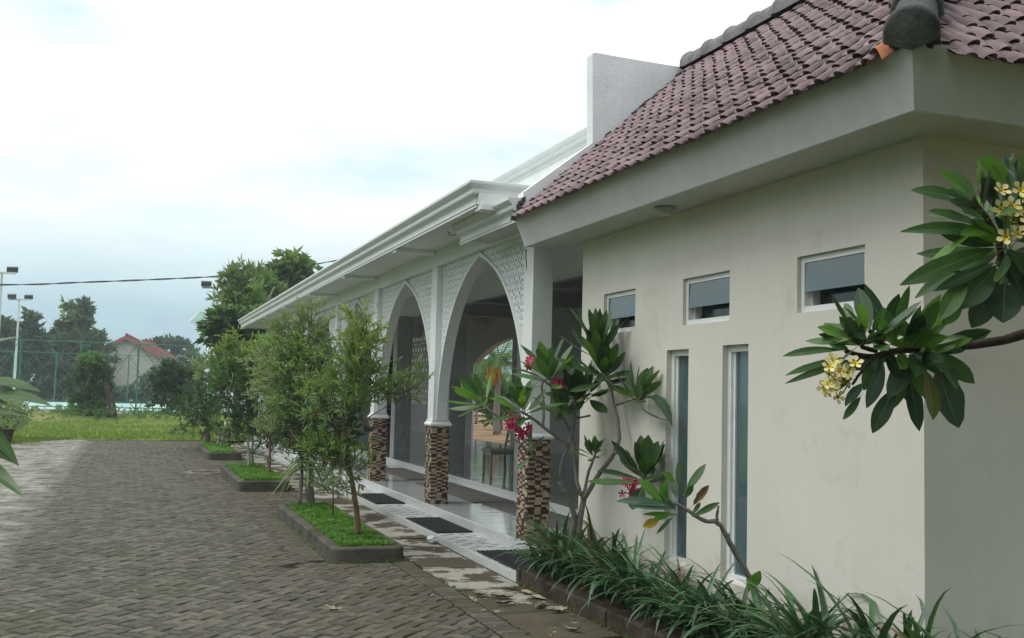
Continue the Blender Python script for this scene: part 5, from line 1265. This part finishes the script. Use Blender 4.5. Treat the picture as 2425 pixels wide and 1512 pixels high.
# ---- broad leaves at the left edge, close to the camera
random.seed(67)
DL = 2.6; lb = atD(-260, 1500, DL+.2); lb.z = 0
t4 = thing('broadleaf_shrub', 'bright broad leaves hanging in at the left edge of view', 'shrub', tuple(lb))
q = MB(); limb(q, [lb+Vector((0,0,-.05)), atD(-240,1300,DL+.1), atD(-190,1050,DL), atD(-170,850,DL)], .03, .014); 
for (x, y) in ((-60,815),(-70,930),(-80,985),(-80,1060),(-70,1120)): limb(q, [atD(-190,y+60,DL), atD(-120,y+15,DL), atD(x,y,DL)], .008, .004)
q.build('branches', M['bark_dark'], t4, smooth=True)
CL = M['lf_corner']
for (a, b_, w_, m_, dr) in [((-70,810),(48,797),34,CL,-.02),((-60,905),(95,928),40,CL,.06),((-70,950),(122,962),46,CL,.08),((-70,975),(48,985),26,CL,.04),((-70,985),(70,985),30,M['lf_frang'],.04),((-80,1000),(44,1104),40,M['lf_frang'],.16),((-80,1060),(40,1100),40,CL,.10),((-90,1100),(56,1178),44,M['lf_frang'],.10),((-60,930),(20,960),20,FPp,.0)]:
    leaf_obj(t4, atD(*a, DL+.1), atD(*b_, DL+rnd(-.15,.05)), w_/FPX*DL, up*.8+tow*.45, m_, droop=dr, fold=.15, wav=.02, n=9, widest=.45)
# ------------------------------------------------------------------ sports court with green fence
YN1, YN2 = 73.0, 101.0
def gX(px, Y): v = ray(px, 900); return v.x*(Y/v.y)
q = MB(); q.box(-34, 10.2, YN1-1.2, YN2+1, -.05, .16); tag(q.build('court_slab', M['court_edge']), kind='structure')
q = MB(); q.quad((-33,YN1-.2,.164),(9.8,YN1-.2,.164),(9.8,YN2+.6,.164),(-33,YN2+.6,.164)); tag(q.build('court', M['court']), kind='structure')
M['wire'] = mat('green_mesh_wire', (.03,.10,.075), (.04,.12,.09), scale=3, rough=.7)
def fence(label, Y, xs, h, z0=.16, r=.065, braces=True):
    t = thing('court_fence', label, 'fence', ((xs[0]+xs[-1])/2, Y, z0), 'green steel fences round the court')
    pm = MB(); pm.tube([(0,0,0),(0,0,h)], r, 6); pme = pm.mesh('post'); pme.materials.append(M['green_steel'])
    for x in xs: link('post', pme, t, (x, Y, z0))
    for z in (z0+h, z0+.15):
        b = MB(); b.tube([(xs[0],Y,z),(xs[-1],Y,z)], .032, 5); b.build('rail', M['green_steel'], t)
    if braces:
        for a, b_ in zip(xs[:-1], xs[1:]):
            for (p, q_) in (((a,Y,z0+h),(b_,Y,z0)), ((a,Y,z0),(b_,Y,z0+h))):
                b = MB(); b.tube([p, q_], .022, 4); b.build('brace', M['wire'], t)
    w = MB(); x0, x1 = xs[0], xs[-1]; s_ = .62
    n = int((x1-x0+h)/s_)
    for k in range(n+1):
        u = x0-h+k*s_
        for sg in (1, -1):
            a = [(u if sg > 0 else u+h), (u+h if sg > 0 else u)]
            xa, za, xb, zb = u, 0.0, u+h, h
            if xa < x0: za += x0-xa; xa = x0
            if xb > x1: zb -= xb-x1; xb = x1
            if xb <= xa: continue
            if sg < 0: za, zb = h-za, h-zb
            w.tube([(xa,Y+.02*sg,z0+za),(xb,Y+.02*sg,z0+zb)], .0045, 3, cap=False)
    w.build('wire_mesh', M['wire'], t)
xs = [gX(p, YN1) for p in (-100, 45, 188, 325, 455)]
fence('tall green steel fence along the near side of the court', YN1, xs, 4.35)
xs2 = [gX(p, YN2) for p in (-60, 30, 131, 231, 303, 380, 454)]
fence('tall green steel fence along the far side of the court', YN2, xs2, 4.35, braces=True)
# ------------------------------------------------------------------ floodlights
def flood(label, px, py, d_, arm, lamps, ztop=None):
    p = atD(px, py, d_); t = thing('floodlight', label, 'floodlight', (p.x, p.y, 0), 'court floodlights')
    k = d_/FPX
    b = MB(); b.tube([(p.x,p.y,-.05),(p.x,p.y,p.z*.45),(p.x,p.y,p.z)], [.09,.075,.055], 8); b.build('pole', M['galv'], t)
    b = MB(); b.obox((p.x+(arm[0]+arm[1])/2*k, p.y, p.z), _r0*((arm[1]-arm[0])/2*k), Vector((0,.05,0)), Vector((0,0,.05))); b.build('arm', M['galv'], t)
    for l in lamps:
        b = MB(); c = Vector((p.x+l*k, p.y-.05, p.z+.2)); b.obox(c, _r0*.29, Vector((0,.12,.04)), Vector((0,-.03,.13))); b.build('lamp', M['lampbody'], t)
flood('white floodlight pole with lamp at the far left edge', 5, 647, 54, (-40, 34), (-28, 22))
flood('white twin floodlight pole behind the broad leaves on the left', 45.8, 710, 70.5, (-26, 26), (-16, 20))
flood('white twin floodlight pole beside the tree behind the hall', 508, 682, 59, (-30, 32), (-19, 21))
# thin bare post by the red-roofed house
p = atY(247, 777, 104); q = MB(); q.tube([(p.x,p.y,-.05),(p.x,p.y,p.z)], [.10,.08], 6); tag(q.build('utility_post', M['kerb2']), 'dark bare post left of the red-roofed house', 'post')
# overhead cable
q = MB(); pts = []
YCB = 47
ctrl = [(-500,668),(0,675),(200,669),(400,661),(560,652),(690,636),(860,606)]
def crom(ps, n=9):
    out = []
    for k in range(len(ps)-1):
        p0, p1, p2, p3 = ps[max(0,k-1)], ps[k], ps[k+1], ps[min(len(ps)-1,k+2)]
        for s_ in range(n): t = s_/n; out.append(.5*((2*p1)+(p2-p0)*t+(2*p0-5*p1+4*p2-p3)*t*t+(3*p1-p0-3*p2+p3)*t**3))
    return out+[ps[-1]]
line = crom([atY(a, b_, YCB) for a, b_ in ctrl])
for ph in (0, math.pi):
    q.tube([p_+Vector((0, .02*math.cos(k*.9+ph), .022*math.sin(k*.9+ph))) for k, p_ in enumerate(line)], .019, 5)
tag(q.build('overhead_cable', M['cable']), 'black twisted overhead cable crossing the sky at left', 'cable')

# ------------------------------------------------------------------ houses beyond the court
def gable_house(label, apex_px, Y, halfw, eave_z, length, ridge_dir, group='red-roofed houses beyond the court'):
    a = atY(*apex_px, Y); t = thing('house', label, 'house', (a.x, a.y, 0), group)
    rd = Vector((*ridge_dir, 0)).normalized(); sd_ = Vector((rd.y, -rd.x, 0)); 
    if sd_.x < 0: sd_ = -sd_
    ap = Vector((a.x, a.y, a.z)); rise = a.z-eave_z
    def pt(s_, l, z): return Vector((a.x, a.y, 0))+sd_*s_+rd*l+Vector((0,0,z))
    w = MB(); hw = halfw*.9
    w.poly([pt(-hw,.6,0), pt(hw,.6,0), pt(hw,.6,eave_z+.1), pt(0,.6,a.z-.25), pt(-hw,.6,eave_z+.1)]); w.poly([pt(hw,.6,0), pt(hw,length,0), pt(hw,length,eave_z), pt(hw,.6,eave_z)]); w.poly([pt(-hw,length,0), pt(-hw,.6,0), pt(-hw,.6,eave_z), pt(-hw,length,eave_z)]); w.poly([pt(hw,length,0),pt(-hw,length,0),pt(-hw,length,eave_z),pt(0,length,a.z-.25),pt(hw,length,eave_z)]); w.build('wall', M['house_wall'], t)
    rf = part_empty('roof', t, tuple(ap))
    for sg in (-1, 1):
        b = MB(); n = 10
        for k in range(n):     # tile courses as shallow steps
            u0, u1 = k/n, (k+1)/n
            A0 = pt(sg*halfw*u0, 0, a.z-rise*u0+.10); A1 = pt(sg*halfw*u1, 0, a.z-rise*u1+.16); B0 = pt(sg*halfw*u0, length+.4, a.z-rise*u0+.10); B1 = pt(sg*halfw*u1, length+.4, a.z-rise*u1+.16)
            b.poly([A0, A1, B1, B0] if sg < 0 else [A0, B0, B1, A1]); b.poly([A1, A1-Vector((0,0,.09)), B1-Vector((0,0,.09)), B1])
        b.build('roof_slope', M['red_tile'], rf)
        b = MB(); A0 = pt(0,-.03,a.z+.12); A1 = pt(sg*halfw,-.03,a.z-rise+.12); dn = Vector((0,0,-.42)); b.poly([A0, A1, A1+dn, A0+dn]); b.poly([A0+rd*.06, A0+dn+rd*.06, A1+dn+rd*.06, A1+rd*.06]); b.poly([A0+dn, A1+dn, A1+dn+rd*.6, A0+dn+rd*.6]); b.build('bargeboard', M['red_trim'], rf)
    b = MB(); b.tube([pt(0,-.1,a.z+.16), pt(0,length+.4,a.z+.16)], .16, 7); b.build('ridge', M['red_tile'], rf)
gable_house('pale house with red gable roof beyond the court', (300,797), 112, 7.4, 2.6, 15, (.09,1))
gable_house('second red gable roof rising behind the pale house', (346,808), 130, 8.2, 2.6, 14, (.09,1))
# two-storey villa behind the big tree
v0 = atY(472, 737, 78); t = thing('villa', 'white villa corner with cornice and red roof behind the tree', 'house', (v0.x+4, v0.y+4, 0))
b = MB(); b.box(v0.x+1.3, v0.x+12, v0.y+1.3, v0.y+12, 0, v0.z-.9); b.build('wall', M['render'], t)
b = MB(); rings = []
for (o_, z) in ((1.3,-.95),(.42,-.75),(.42,-.25),(.25,-.2),(.0,-.05),(.0,.06),(.3,.06)): rings.append([b.vert(p_) for p_ in ((v0.x+o_,v0.y+o_,v0.z+z),(v0.x+13-o_,v0.y+o_,v0.z+z),(v0.x+13-o_,v0.y+13-o_,v0.z+z),(v0.x+o_,v0.y+13-o_,v0.z+z))])
for k in range(len(rings)-1):
    for s_ in range(4): b.face((rings[k][s_], rings[k][(s_+1)%4], rings[k+1][(s_+1)%4], rings[k+1][s_]))
b.face(rings[-1]); b.build('cornice', M['white'], t)
rf = part_empty('roof', t, (v0.x+6, v0.y+6, v0.z)); b = MB(); cx_, cy_ = v0.x+6.5, v0.y+6.5; n = 9
for k in range(n):
    r0, r1 = 5.8*(1-k/n), 5.8*(1-(k+1)/n); z0, z1 = v0.z+.25+3.3*k/n, v0.z+.25+3.3*(k+1)/n-.06
    c0 = [(cx_-r0,cy_-r0,z0),(cx_+r0,cy_-r0,z0),(cx_+r0,cy_+r0,z0),(cx_-r0,cy_+r0,z0)]; c1 = [(cx_-r1,cy_-r1,z1),(cx_+r1,cy_-r1,z1),(cx_+r1,cy_+r1,z1),(cx_-r1,cy_+r1,z1)]; cl = [(x,y,z-.10) for x,y,z in c0]
    for s_ in range(4): b.poly([c0[s_], c0[(s_+1)%4], c1[(s_+1)%4], c1[s_]]); b.poly([cl[s_], cl[(s_+1)%4], c0[(s_+1)%4], c0[s_]])
b.build('roof_slopes', M['red_tile'], rf)
for dx in (4.2, 7.5):
    b = MB(); b.box(v0.x+dx, v0.x+dx+1.4, v0.y+1.26, v0.y+1.30, v0.z-3.2, v0.z-1.5); b.build('window', M['glass_dark'], t)

# ------------------------------------------------------------------ trees beyond
def tree(name, label, base, trunk_pts, clusters, leaf, cat='tree', group=None, twl=.8, hang=0.0, nl=14):
    t = thing(name, label, cat, tuple(base), group); tk = MB()
    for pts, r0, r1 in trunk_pts: limb(tk, pts, r0, r1, 7, .02)
    tk.build('trunk', M['bark'], t, smooth=True); bym = {}
    for (px, py, Y, rx, ry, nt_, m_) in clusters:
        mb = bym.setdefault(m_, MB()); spray(mb, atY(px, py, Y), pxr(rx, Y), pxr((rx+ry)*.45, Y), pxr(ry, Y), nt_, nl, leaf[0], leaf[1], None, .45, twl, hang)
    for m_, mb in bym.items(): mb.build('crown', M[m_], t)
random.seed(71)
g0 = lambda px, Y: Vector((gX(px, Y), Y, -.06))
# big tree right behind the hall end
b0 = g0(600, 42)
tree('tree', 'feathery light green tree behind the far end of the hall', b0, [([b0, atY(600,900,42), atY(590,760,42), atY(575,680,42)], .18, .04), ([atY(595,800,42), atY(630,720,42), atY(650,680,42)], .09, .03)],
  [(565,668,42,28,26,30,'lf_far_b'),(545,690,42,20,28,24,'lf_far_b'),(585,700,42,32,28,34,'lf_willow'),(570,730,42,32,26,34,'lf_willow'),(610,665,43,28,20,20,'lf_far_b'),(625,695,43,36,26,36,'lf_willow'),(640,720,43,36,24,32,'lf_mid'),(610,740,42,36,22,30,'lf_mid'),(545,750,42,24,16,12,'lf_willow'),(530,715,42,20,16,10,'lf_far_b')], (.34,.075), twl=.4, nl=18)
b0 = g0(690, 44)
tree('tree', 'broad-leaved dark tree rising over the hall cornice', b0, [([b0, atY(690,900,44), atY(685,720,44), atY(690,650,44)], .2, .05)],
  [(690,642,44,28,14,20,'lf_far_b'),(668,660,44,26,20,24,'lf_mid'),(700,660,44,32,20,28,'lf_dark'),(722,642,44,16,12,12,'lf_mid'),(680,690,44,38,24,36,'lf_dark'),(700,625,44,22,14,16,'lf_far_b'),(650,645,44,16,14,10,'lf_dark')], (.50,.19), twl=.35, hang=.5, nl=12)
b0 = g0(560, 38)
tree('tree', 'low dark broad-leaved tree left of the hall end pier', b0, [([b0, atY(560,930,38), atY(555,850,38), atY(550,790,38)], .14, .05)],
  [(545,775,38,40,24,54,'lf_dark'),(580,790,38,40,26,56,'lf_dark'),(530,790,38,32,28,40,'lf_dark'),(510,785,38,16,20,12,'lf_mid'),(560,810,38,44,22,48,'lf_dark'),(600,770,38,26,24,30,'lf_mid'),(545,755,38,34,14,22,'lf_mid'),(610,810,38,24,26,24,'lf_mid')], (.40,.15), twl=.3, hang=.4, nl=12)
# bushes before the court
for (px, label, Y, cl) in [(207, 'tall dark green bush left of the court fence brace', 55, [(207,965,40,36),(200,920,36,36),(212,885,32,26),(235,930,26,40),(240,890,18,24),(190,975,28,30),(215,860,22,16),(235,975,24,26)]), (397, 'rounded dark green bush right of the court fence brace', 56, [(397,965,38,34),(400,930,36,36),(385,905,28,26),(415,900,30,22),(430,940,26,40),(400,880,30,20),(425,970,26,28),(440,900,24,26)])]:
    b0 = g0(px, Y); tree('bush', label, b0, [([b0, atY(px,960,Y), atY(px,900,Y)], .1, .04)], [(a, b_, Y, rx*.86, ry*.86, 36, random.choice(['lf_dark','lf_dark','lf_mid','lf_far'])) for a, b_, rx, ry in cl], (.26,.11), 'bush', 'bushes before the court', .28, nl=20)
# dark trees left, beyond the court
def far_tree(label, Y, cl, m_=('lf_far','lf_far','lf_dark'), leaf=(.75,.33), group='trees beyond the court', dens=1.0):
    px = cl[0][0]; b0 = g0(px, Y); tree('tree', label, b0, [([b0, atY(px, 880, Y), atY(cl[-1][0], cl[-1][1]+10, Y)], .3, .08)], [(a, b_, Y, rx, ry, int(dens*(rx*ry)**.5*1.25), m_[k % len(m_)]) for k, (a, b_, rx, ry) in enumerate(cl)], leaf, 'tree', group, .5, .3, 14)
far_tree('dark leafy tree behind the left floodlight pole', 108, [(30,900,50,50),(20,860,40,34),(60,845,36,24),(75,812,28,16),(62,800,14,14),(78,778,9,14),(78,758,6,12),(100,815,16,10),(48,785,9,10)])
far_tree('tree with two tall upright leafy shoots', 110, [(150,900,60,50),(150,840,40,26),(170,805,30,16),(200,810,26,14),(150,785,12,14),(168,768,8,26),(194,768,9,26),(203,748,8,22),(163,740,6,16),(204,732,6,14)], ('lf_far','lf_dark','lf_far_b'), dens=1.25)
far_tree('dark low trees right of the twin-shoot tree', 109, [(225,880,40,60),(215,840,34,34),(230,815,20,18),(110,900,50,60),(110,850,40,34),(120,815,24,16)])
far_tree('dark shrubbery at the far left edge of the court', 106, [(-20,900,50,60),(-10,850,40,44),(10,820,26,24),(18,775,10,14),(12,790,14,14)])
far_tree('spreading tree with open crown right of the houses', 150, [(400,860,30,40),(390,830,30,16),(410,812,34,12),(372,818,16,10),(430,820,20,12),(440,850,24,24)], ('lf_far','lf_far'), (.8,.34), dens=1.0)
far_tree('dark trees below the second red roof', 105, [(385,915,34,28),(350,925,26,22),(420,905,36,40),(300,948,40,12),(460,900,36,46),(270,945,26,16),(455,865,22,22),(400,890,26,20)])
far_tree('hazy hedge line along the far court side', 118, [(60,940,60,24),(160,940,60,24),(260,950,50,18),(340,950,60,14),(440,940,60,28)])
# leaning stump trunk near the bush
q = MB(); p = g0(262, 54); limb(q, [p, atY(258,950,54), atY(250,905,54)], .16, .09, 7); q.tube([p+Vector((.35,0,0)), p+Vector((.15,0,1.2))], [.12,.06], 6); tag(q.build('tree_stump', M['bark_dark']), 'dark bare leaning trunks right of the tall bush', 'tree trunk')
# potted shrubs at the left edge of the drive
random.seed(73)
for (px, py, Y, label, m_) in [(22,1010,33.5,'grey-leaved shrub in a dark pot at the left lawn edge','lf_willow_g'),(8,990,36,'pink flowered shrub behind the dark pot at left','lf_dark')]:
    b0 = Vector((gX(px, Y), Y, 0)); t = thing('potted_shrub', label, 'plant', tuple(b0)); q = MB(); q.lathe(b0, [(.001,0),(.15,0),(.21,.36),(.24,.37),(.24,.42),(.20,.42),(.19,.36),(.001,.36)], 14); q.build('pot', M['kerb2'], t)
    q = MB(); spray(q, b0+Vector((0,0,.80)), .60, .5, .40, 70, 14, .16, .05, None, .5, .34); q.build('foliage', M[m_], t)
    if m_ == 'lf_dark':
        a, b_ = MB(), MB()
        for k in range(9): flower_into(a, b_, b0+Vector((rnd(-.6,.6), rnd(-.6,-.2), rnd(.9,1.5))), tow, .07)
        a.build('petals', M['petal_pink'], t)

# ------------------------------------------------------------------ seen through the hall: palm, car, shrubs
random.seed(79)
pb = Vector((gX(1178, 44), 44, 0)); pt_ = thing('palm_tree', 'green palm with orange fruit skirt seen through the arch', 'palm', tuple(pb))
q = MB(); crown = atY(1182, 860, 44); limb(q, [pb, pb+Vector((0,0,1.2)), crown], .16, .13, 9); q.build('trunk', M['bark'], pt_, smooth=True)
fr = MB()
for k in range(30):
    a = k*2.399; el = R(rnd(-5,75)); d_ = Vector((math.cos(a)*math.cos(el), math.sin(a)*math.cos(el), math.sin(el))); L_ = rnd(2.3,3.3); p = crown.copy(); pts = [p.copy()]; dd = d_.copy()
    for s_ in range(9): p = p+dd*(L_/9); dd = (dd+Vector((0,0,-.17))).normalized(); pts.append(p.copy())
    f_ = MB(); f_.tube(pts, [.02]*5+[.012]*5, 4, cap=False)
    for s_ in range(1, 10):
        tdir = (pts[s_]-pts[s_-1]).normalized(); sd_ = tdir.cross(up); sd_ = sd_.normalized() if sd_.length > .05 else Vector((1,0,0))
        for h_ in (0, .33, .66):
            bp = pts[s_-1].lerp(pts[s_], h_)
            for sg in (-1, 1):
                tip = bp+(sd_*sg*.8+tdir*.55+Vector((0,0,-.45))).normalized()*rnd(.42,.6); w_ = tdir*.028; f_.poly([bp-w_, bp+w_, tip])
    f_.build('frond', M['lf_palm'], pt_)
q = MB()
for k in range(90):
    a = rnd(0,6.28); r_0 = rnd(.0,.35); p = crown+Vector((math.cos(a)*r_0-.25, math.sin(a)*r_0, rnd(-.5,-.1))); e = p+Vector((rnd(-.15,.15), rnd(-.15,.15), -rnd(.3,.7))); q.tube([p, e], [.03,.012], 4)
q.build('fruit_skirt', M['lf_palm_dry'], pt_)
for (px, py, Y, rx, ry, n, label) in [(1186,935,46,24,24,40,'leafy green shrubs under the palm seen through the arch'),(1130,893,60,30,34,60,'dark foliage behind the palm seen through the arch'),(985,880,56,60,60,110,'green tree seen through the lattice window'),(990,825,62,60,50,90,'taller green tree behind the lattice window'),(1190,950,50,34,22,40,'low shrubs right of the palm')]:
    b0 = g0(px, Y); tree('shrub', label, b0, [([b0, atY(px, py, Y)], .1, .05)], [(px, py, Y, rx, ry, n, 'lf_mid'), (px-10, py+20, Y, rx, ry, n//2, 'lf_dark')], (.4,.15), 'shrub', 'shrubs behind the hall', .7, .1, 14)
# silver car facing the hall
cb = atZ(1131, 986, 0); Dc = cb.y
car = thing('car', 'silver car parked beyond the dirt yard seen through the arch', 'car', (cb.x, cb.y, 0)); an = R(17); cu = Vector((math.cos(an), -math.sin(an), 0)); cvv = Vector((math.sin(an), math.cos(an), 0))
def C(u, v, z): return Vector((cb.x, cb.y, 0))+cu*u+cvv*v+Vector((0,0,z))
sec = [(0,.35,.62,.80),(.08,.30,.86,.86),(.5,.28,1.0,.90),(1.0,.28,1.08,.91),(1.15,.28,1.10,.91),(1.9,.28,1.74,.72),(3.6,.28,1.80,.72),(4.3,.30,1.55,.74),(4.5,.4,.9,.85)]
b = MB(); rings = []
for (v, zl, zh, hw) in sec: rings.append([b.vert(C(u, v, z)) for u, z in ((-.86,zl),(-.90,zl+.25),(-.90,min(zh,.98)),(-hw,zh),(hw,zh),(.90,min(zh,.98)),(.90,zl+.25),(.86,zl))])
for k in range(len(rings)-1):
    for s_ in range(8): b.face((rings[k][s_], rings[k+1][s_], rings[k+1][(s_+1)%8], rings[k][(s_+1)%8]))
b.face(rings[0]); b.face(rings[-1][::-1]); b.build('body', M['car_paint'], car, smooth=False)
b = MB(); b.poly([C(-.84,1.17,1.13),C(.84,1.17,1.13),C(.68,1.84,1.70),C(-.68,1.84,1.70)]); b.v = [tuple(Vector(p_)+Vector((0,0,.03))-cvv*.02) for p_ in b.v]; b.build('windscreen', M['car_glass'], car)
for s_ in (-1, 1):
    b = MB(); b.obox(C(s_*.70,.03,.74), cu*.18, cvv*.06, Vector((0,0,.09))); b.build('headlight', M['headlight'], car)
    for v in (.85, 3.5):
        b = MB(); b.lathe(C(s_*.80, v, .33), [(.001,-.1),(.2,-.1),(.33,-.09),(.33,.09),(.2,.1),(.001,.1)], 16, cu); b.build('wheel', M['rubber'], car)
b = MB()
for k in range(3): b.obox(C(0,-.02,.62+k*.07), cu*.42, cvv*.02, Vector((0,0,.022)))
b.build('grille', M['chrome'], car)
b = MB(); b.obox(C(0,-.03,.44), cu*.70, cvv*.03, Vector((0,0,.07))); b.build('bumper_intake', M['black'], car)

# ------------------------------------------------------------------ lawn blades
random.seed(83); q = MB()
for k in range(26000):
    x = rnd(-16, 7); y = 36.0+rnd(0,1)**1.3*19; 
    if not in_frame((x, y, 0), 20): continue
    h_ = rnd(.04,.13)*(1+.6*(y > 52)); a = rnd(0,6.28); z = .02; w_ = rnd(.008,.016)*1.6
    q.poly([(x-w_*math.cos(a), y-w_*math.sin(a), z), (x+w_*math.cos(a), y+w_*math.sin(a), z), (x+rnd(-.05,.05), y+rnd(-.05,.05), z+h_)])
for k in range(9000):       # ragged edge invading the drive on the left
    x = rnd(-4.3,-1.7); y = 36.2-abs(random.gauss(0, 1.6))*(max(0, -x-1.6)/1.8)**1.2
    if y < 27: continue
    h_ = rnd(.03,.09); a = rnd(0,6.28); w_ = rnd(.01,.02); q.poly([(x-w_*math.cos(a), y-w_*math.sin(a), 0), (x+w_*math.cos(a), y+w_*math.sin(a), 0), (x+rnd(-.05,.05), y+rnd(-.05,.05), h_)])
tag(q.build('lawn_grass', M['lawn_blade']), 'short yellow-green grass beyond the driveway', 'grass', kind='stuff')
random.seed(84); q = MB()
for k in range(60):
    x = rnd(-7, 6); y = 54.5+rnd(-2,1.5); spray(q, (x, y, .32), .5, .4, .22, 7, 10, .16, .05, None, .5, .3)
tag(q.build('groundcover_mound', M['lf_mid']), 'low mounded green creeper at the edge of the court', 'ground cover', kind='stuff')
# ------------------------------------------------------------------ trees added out of view to shade the cream wall
random.seed(91)
def shade_tree(label, x, y, h, r, n):
    t = thing('added_shade_tree', label, 'tree', (x, y, 0), 'unseen trees added for shade around the viewpoint'); tk = MB(); limb(tk, [(x,y,-.05),(x+.2,y,h*.3),(x,y+.2,h*.6)], .2, .08, 8); tk.build('trunk', M['bark'], t, smooth=True)
    q = MB()
    for k in range(7): spray(q, (x+rnd(-r,r)*.6, y+rnd(-r,r)*.6, h*rnd(.42,.9)), r*.6, r*.6, h*.18, n, 10, .42, .17, None, .4, .5)
    q.build('crown', M['lf_dark'], t)
shade_tree('tall leafy garden tree left of the viewpoint', -8.0, 4.0, 7.0, 2.8, 80)
shade_tree('leafy garden tree further along the left verge', -9.0, 11.0, 6.6, 2.6, 80)
shade_tree('leafy garden tree right behind the viewpoint', 0.5, -5.5, 7.5, 3.4, 90)
shade_tree('broad unseen tree added to shade the right house corner', 6.4, 0.4, 6.4, 2.8, 150)
shade_tree('leafy garden tree behind the viewpoint on the left', -6.0, -3.5, 7.0, 3.0, 80)
shade_tree('leafy garden tree on the left verge beyond the pots', -10.5, 18.5, 6.5, 2.6, 70)
# ------------------------------------------------------------------ weeds and leaf litter
random.seed(95); q = MB()
def tuft(x, y, z, n, h):
    for k in range(n):
        a = rnd(0, 6.28); l = rnd(.3,1)*h; w_ = .004+.006*random.random(); q.poly([(x-w_, y, z), (x+w_, y+w_, z), (x+math.cos(a)*l*.6, y+math.sin(a)*l*.6, z+l)])
for k in range(26): tuft(P1[0]-.015+rnd(-.03,.01), rnd(P1[2], P1[3]), -.004, 6, .05)
for k in range(14): tuft(rnd(P1[0], P1[1]), P1[2]-.012+rnd(-.03,.01), -.004, 6, .045)
for k in range(120): tuft(2.858+rnd(-.012,.012), rnd(5.5, 18), -.006, 5, .035)
for k in range(60): tuft(3.49+rnd(-.01,.01), rnd(5, 9.2), -.004, 6, .05)
for k in range(70): tuft(rnd(-1.4, 2.5), rnd(8, 30), -.006, 4, .03)
tag(q.build('weeds', M['lf_willow']), 'small weeds sprouting from paving joints', 'weeds', kind='stuff')
q = MB()
for k in range(170):
    x = rnd(2.2, 3.45) if random.random() < .7 else rnd(-1, 2.2); y = rnd(6.5, 16); a = rnd(0, 6.28); l = rnd(.012,.035); u_ = Vector((math.cos(a), math.sin(a), rnd(-.15,.3)))*l; v_ = Vector((-math.sin(a), math.cos(a), rnd(-.3,.3)))*l*.35; p = Vector((x, y, .012)); q.poly([p-u_, p+v_, p+u_, p-v_])
tag(q.build('leaf_litter', M['deadleaf']), 'scattered scraps of dry leaf on the paving', 'litter', kind='stuff')
# ------------------------------------------------------------------ humid air
hz_ = MB(); hz_.box(-430, 430, -130, 650, -1.1, 12.0); hm = bpy.data.materials.new('humid_air'); hm.use_nodes = True
N = hm.node_tree.nodes; L = hm.node_tree.links; N.remove(N['Principled BSDF']); pv = N.new('ShaderNodeVolumePrincipled'); pv.inputs['Color'].default_value = (.80,.88,.94,1); pv.inputs['Density'].default_value = .0010; pv.inputs['Anisotropy'].default_value = .2
L.new(pv.outputs[0], N['Material Output'].inputs['Volume']); tag(hz_.build('haze', hm), kind='stuff')
sc.cycles.volume_bounces = 0
for o in list(bpy.data.objects):
    if '_w' in o: del o['_w']
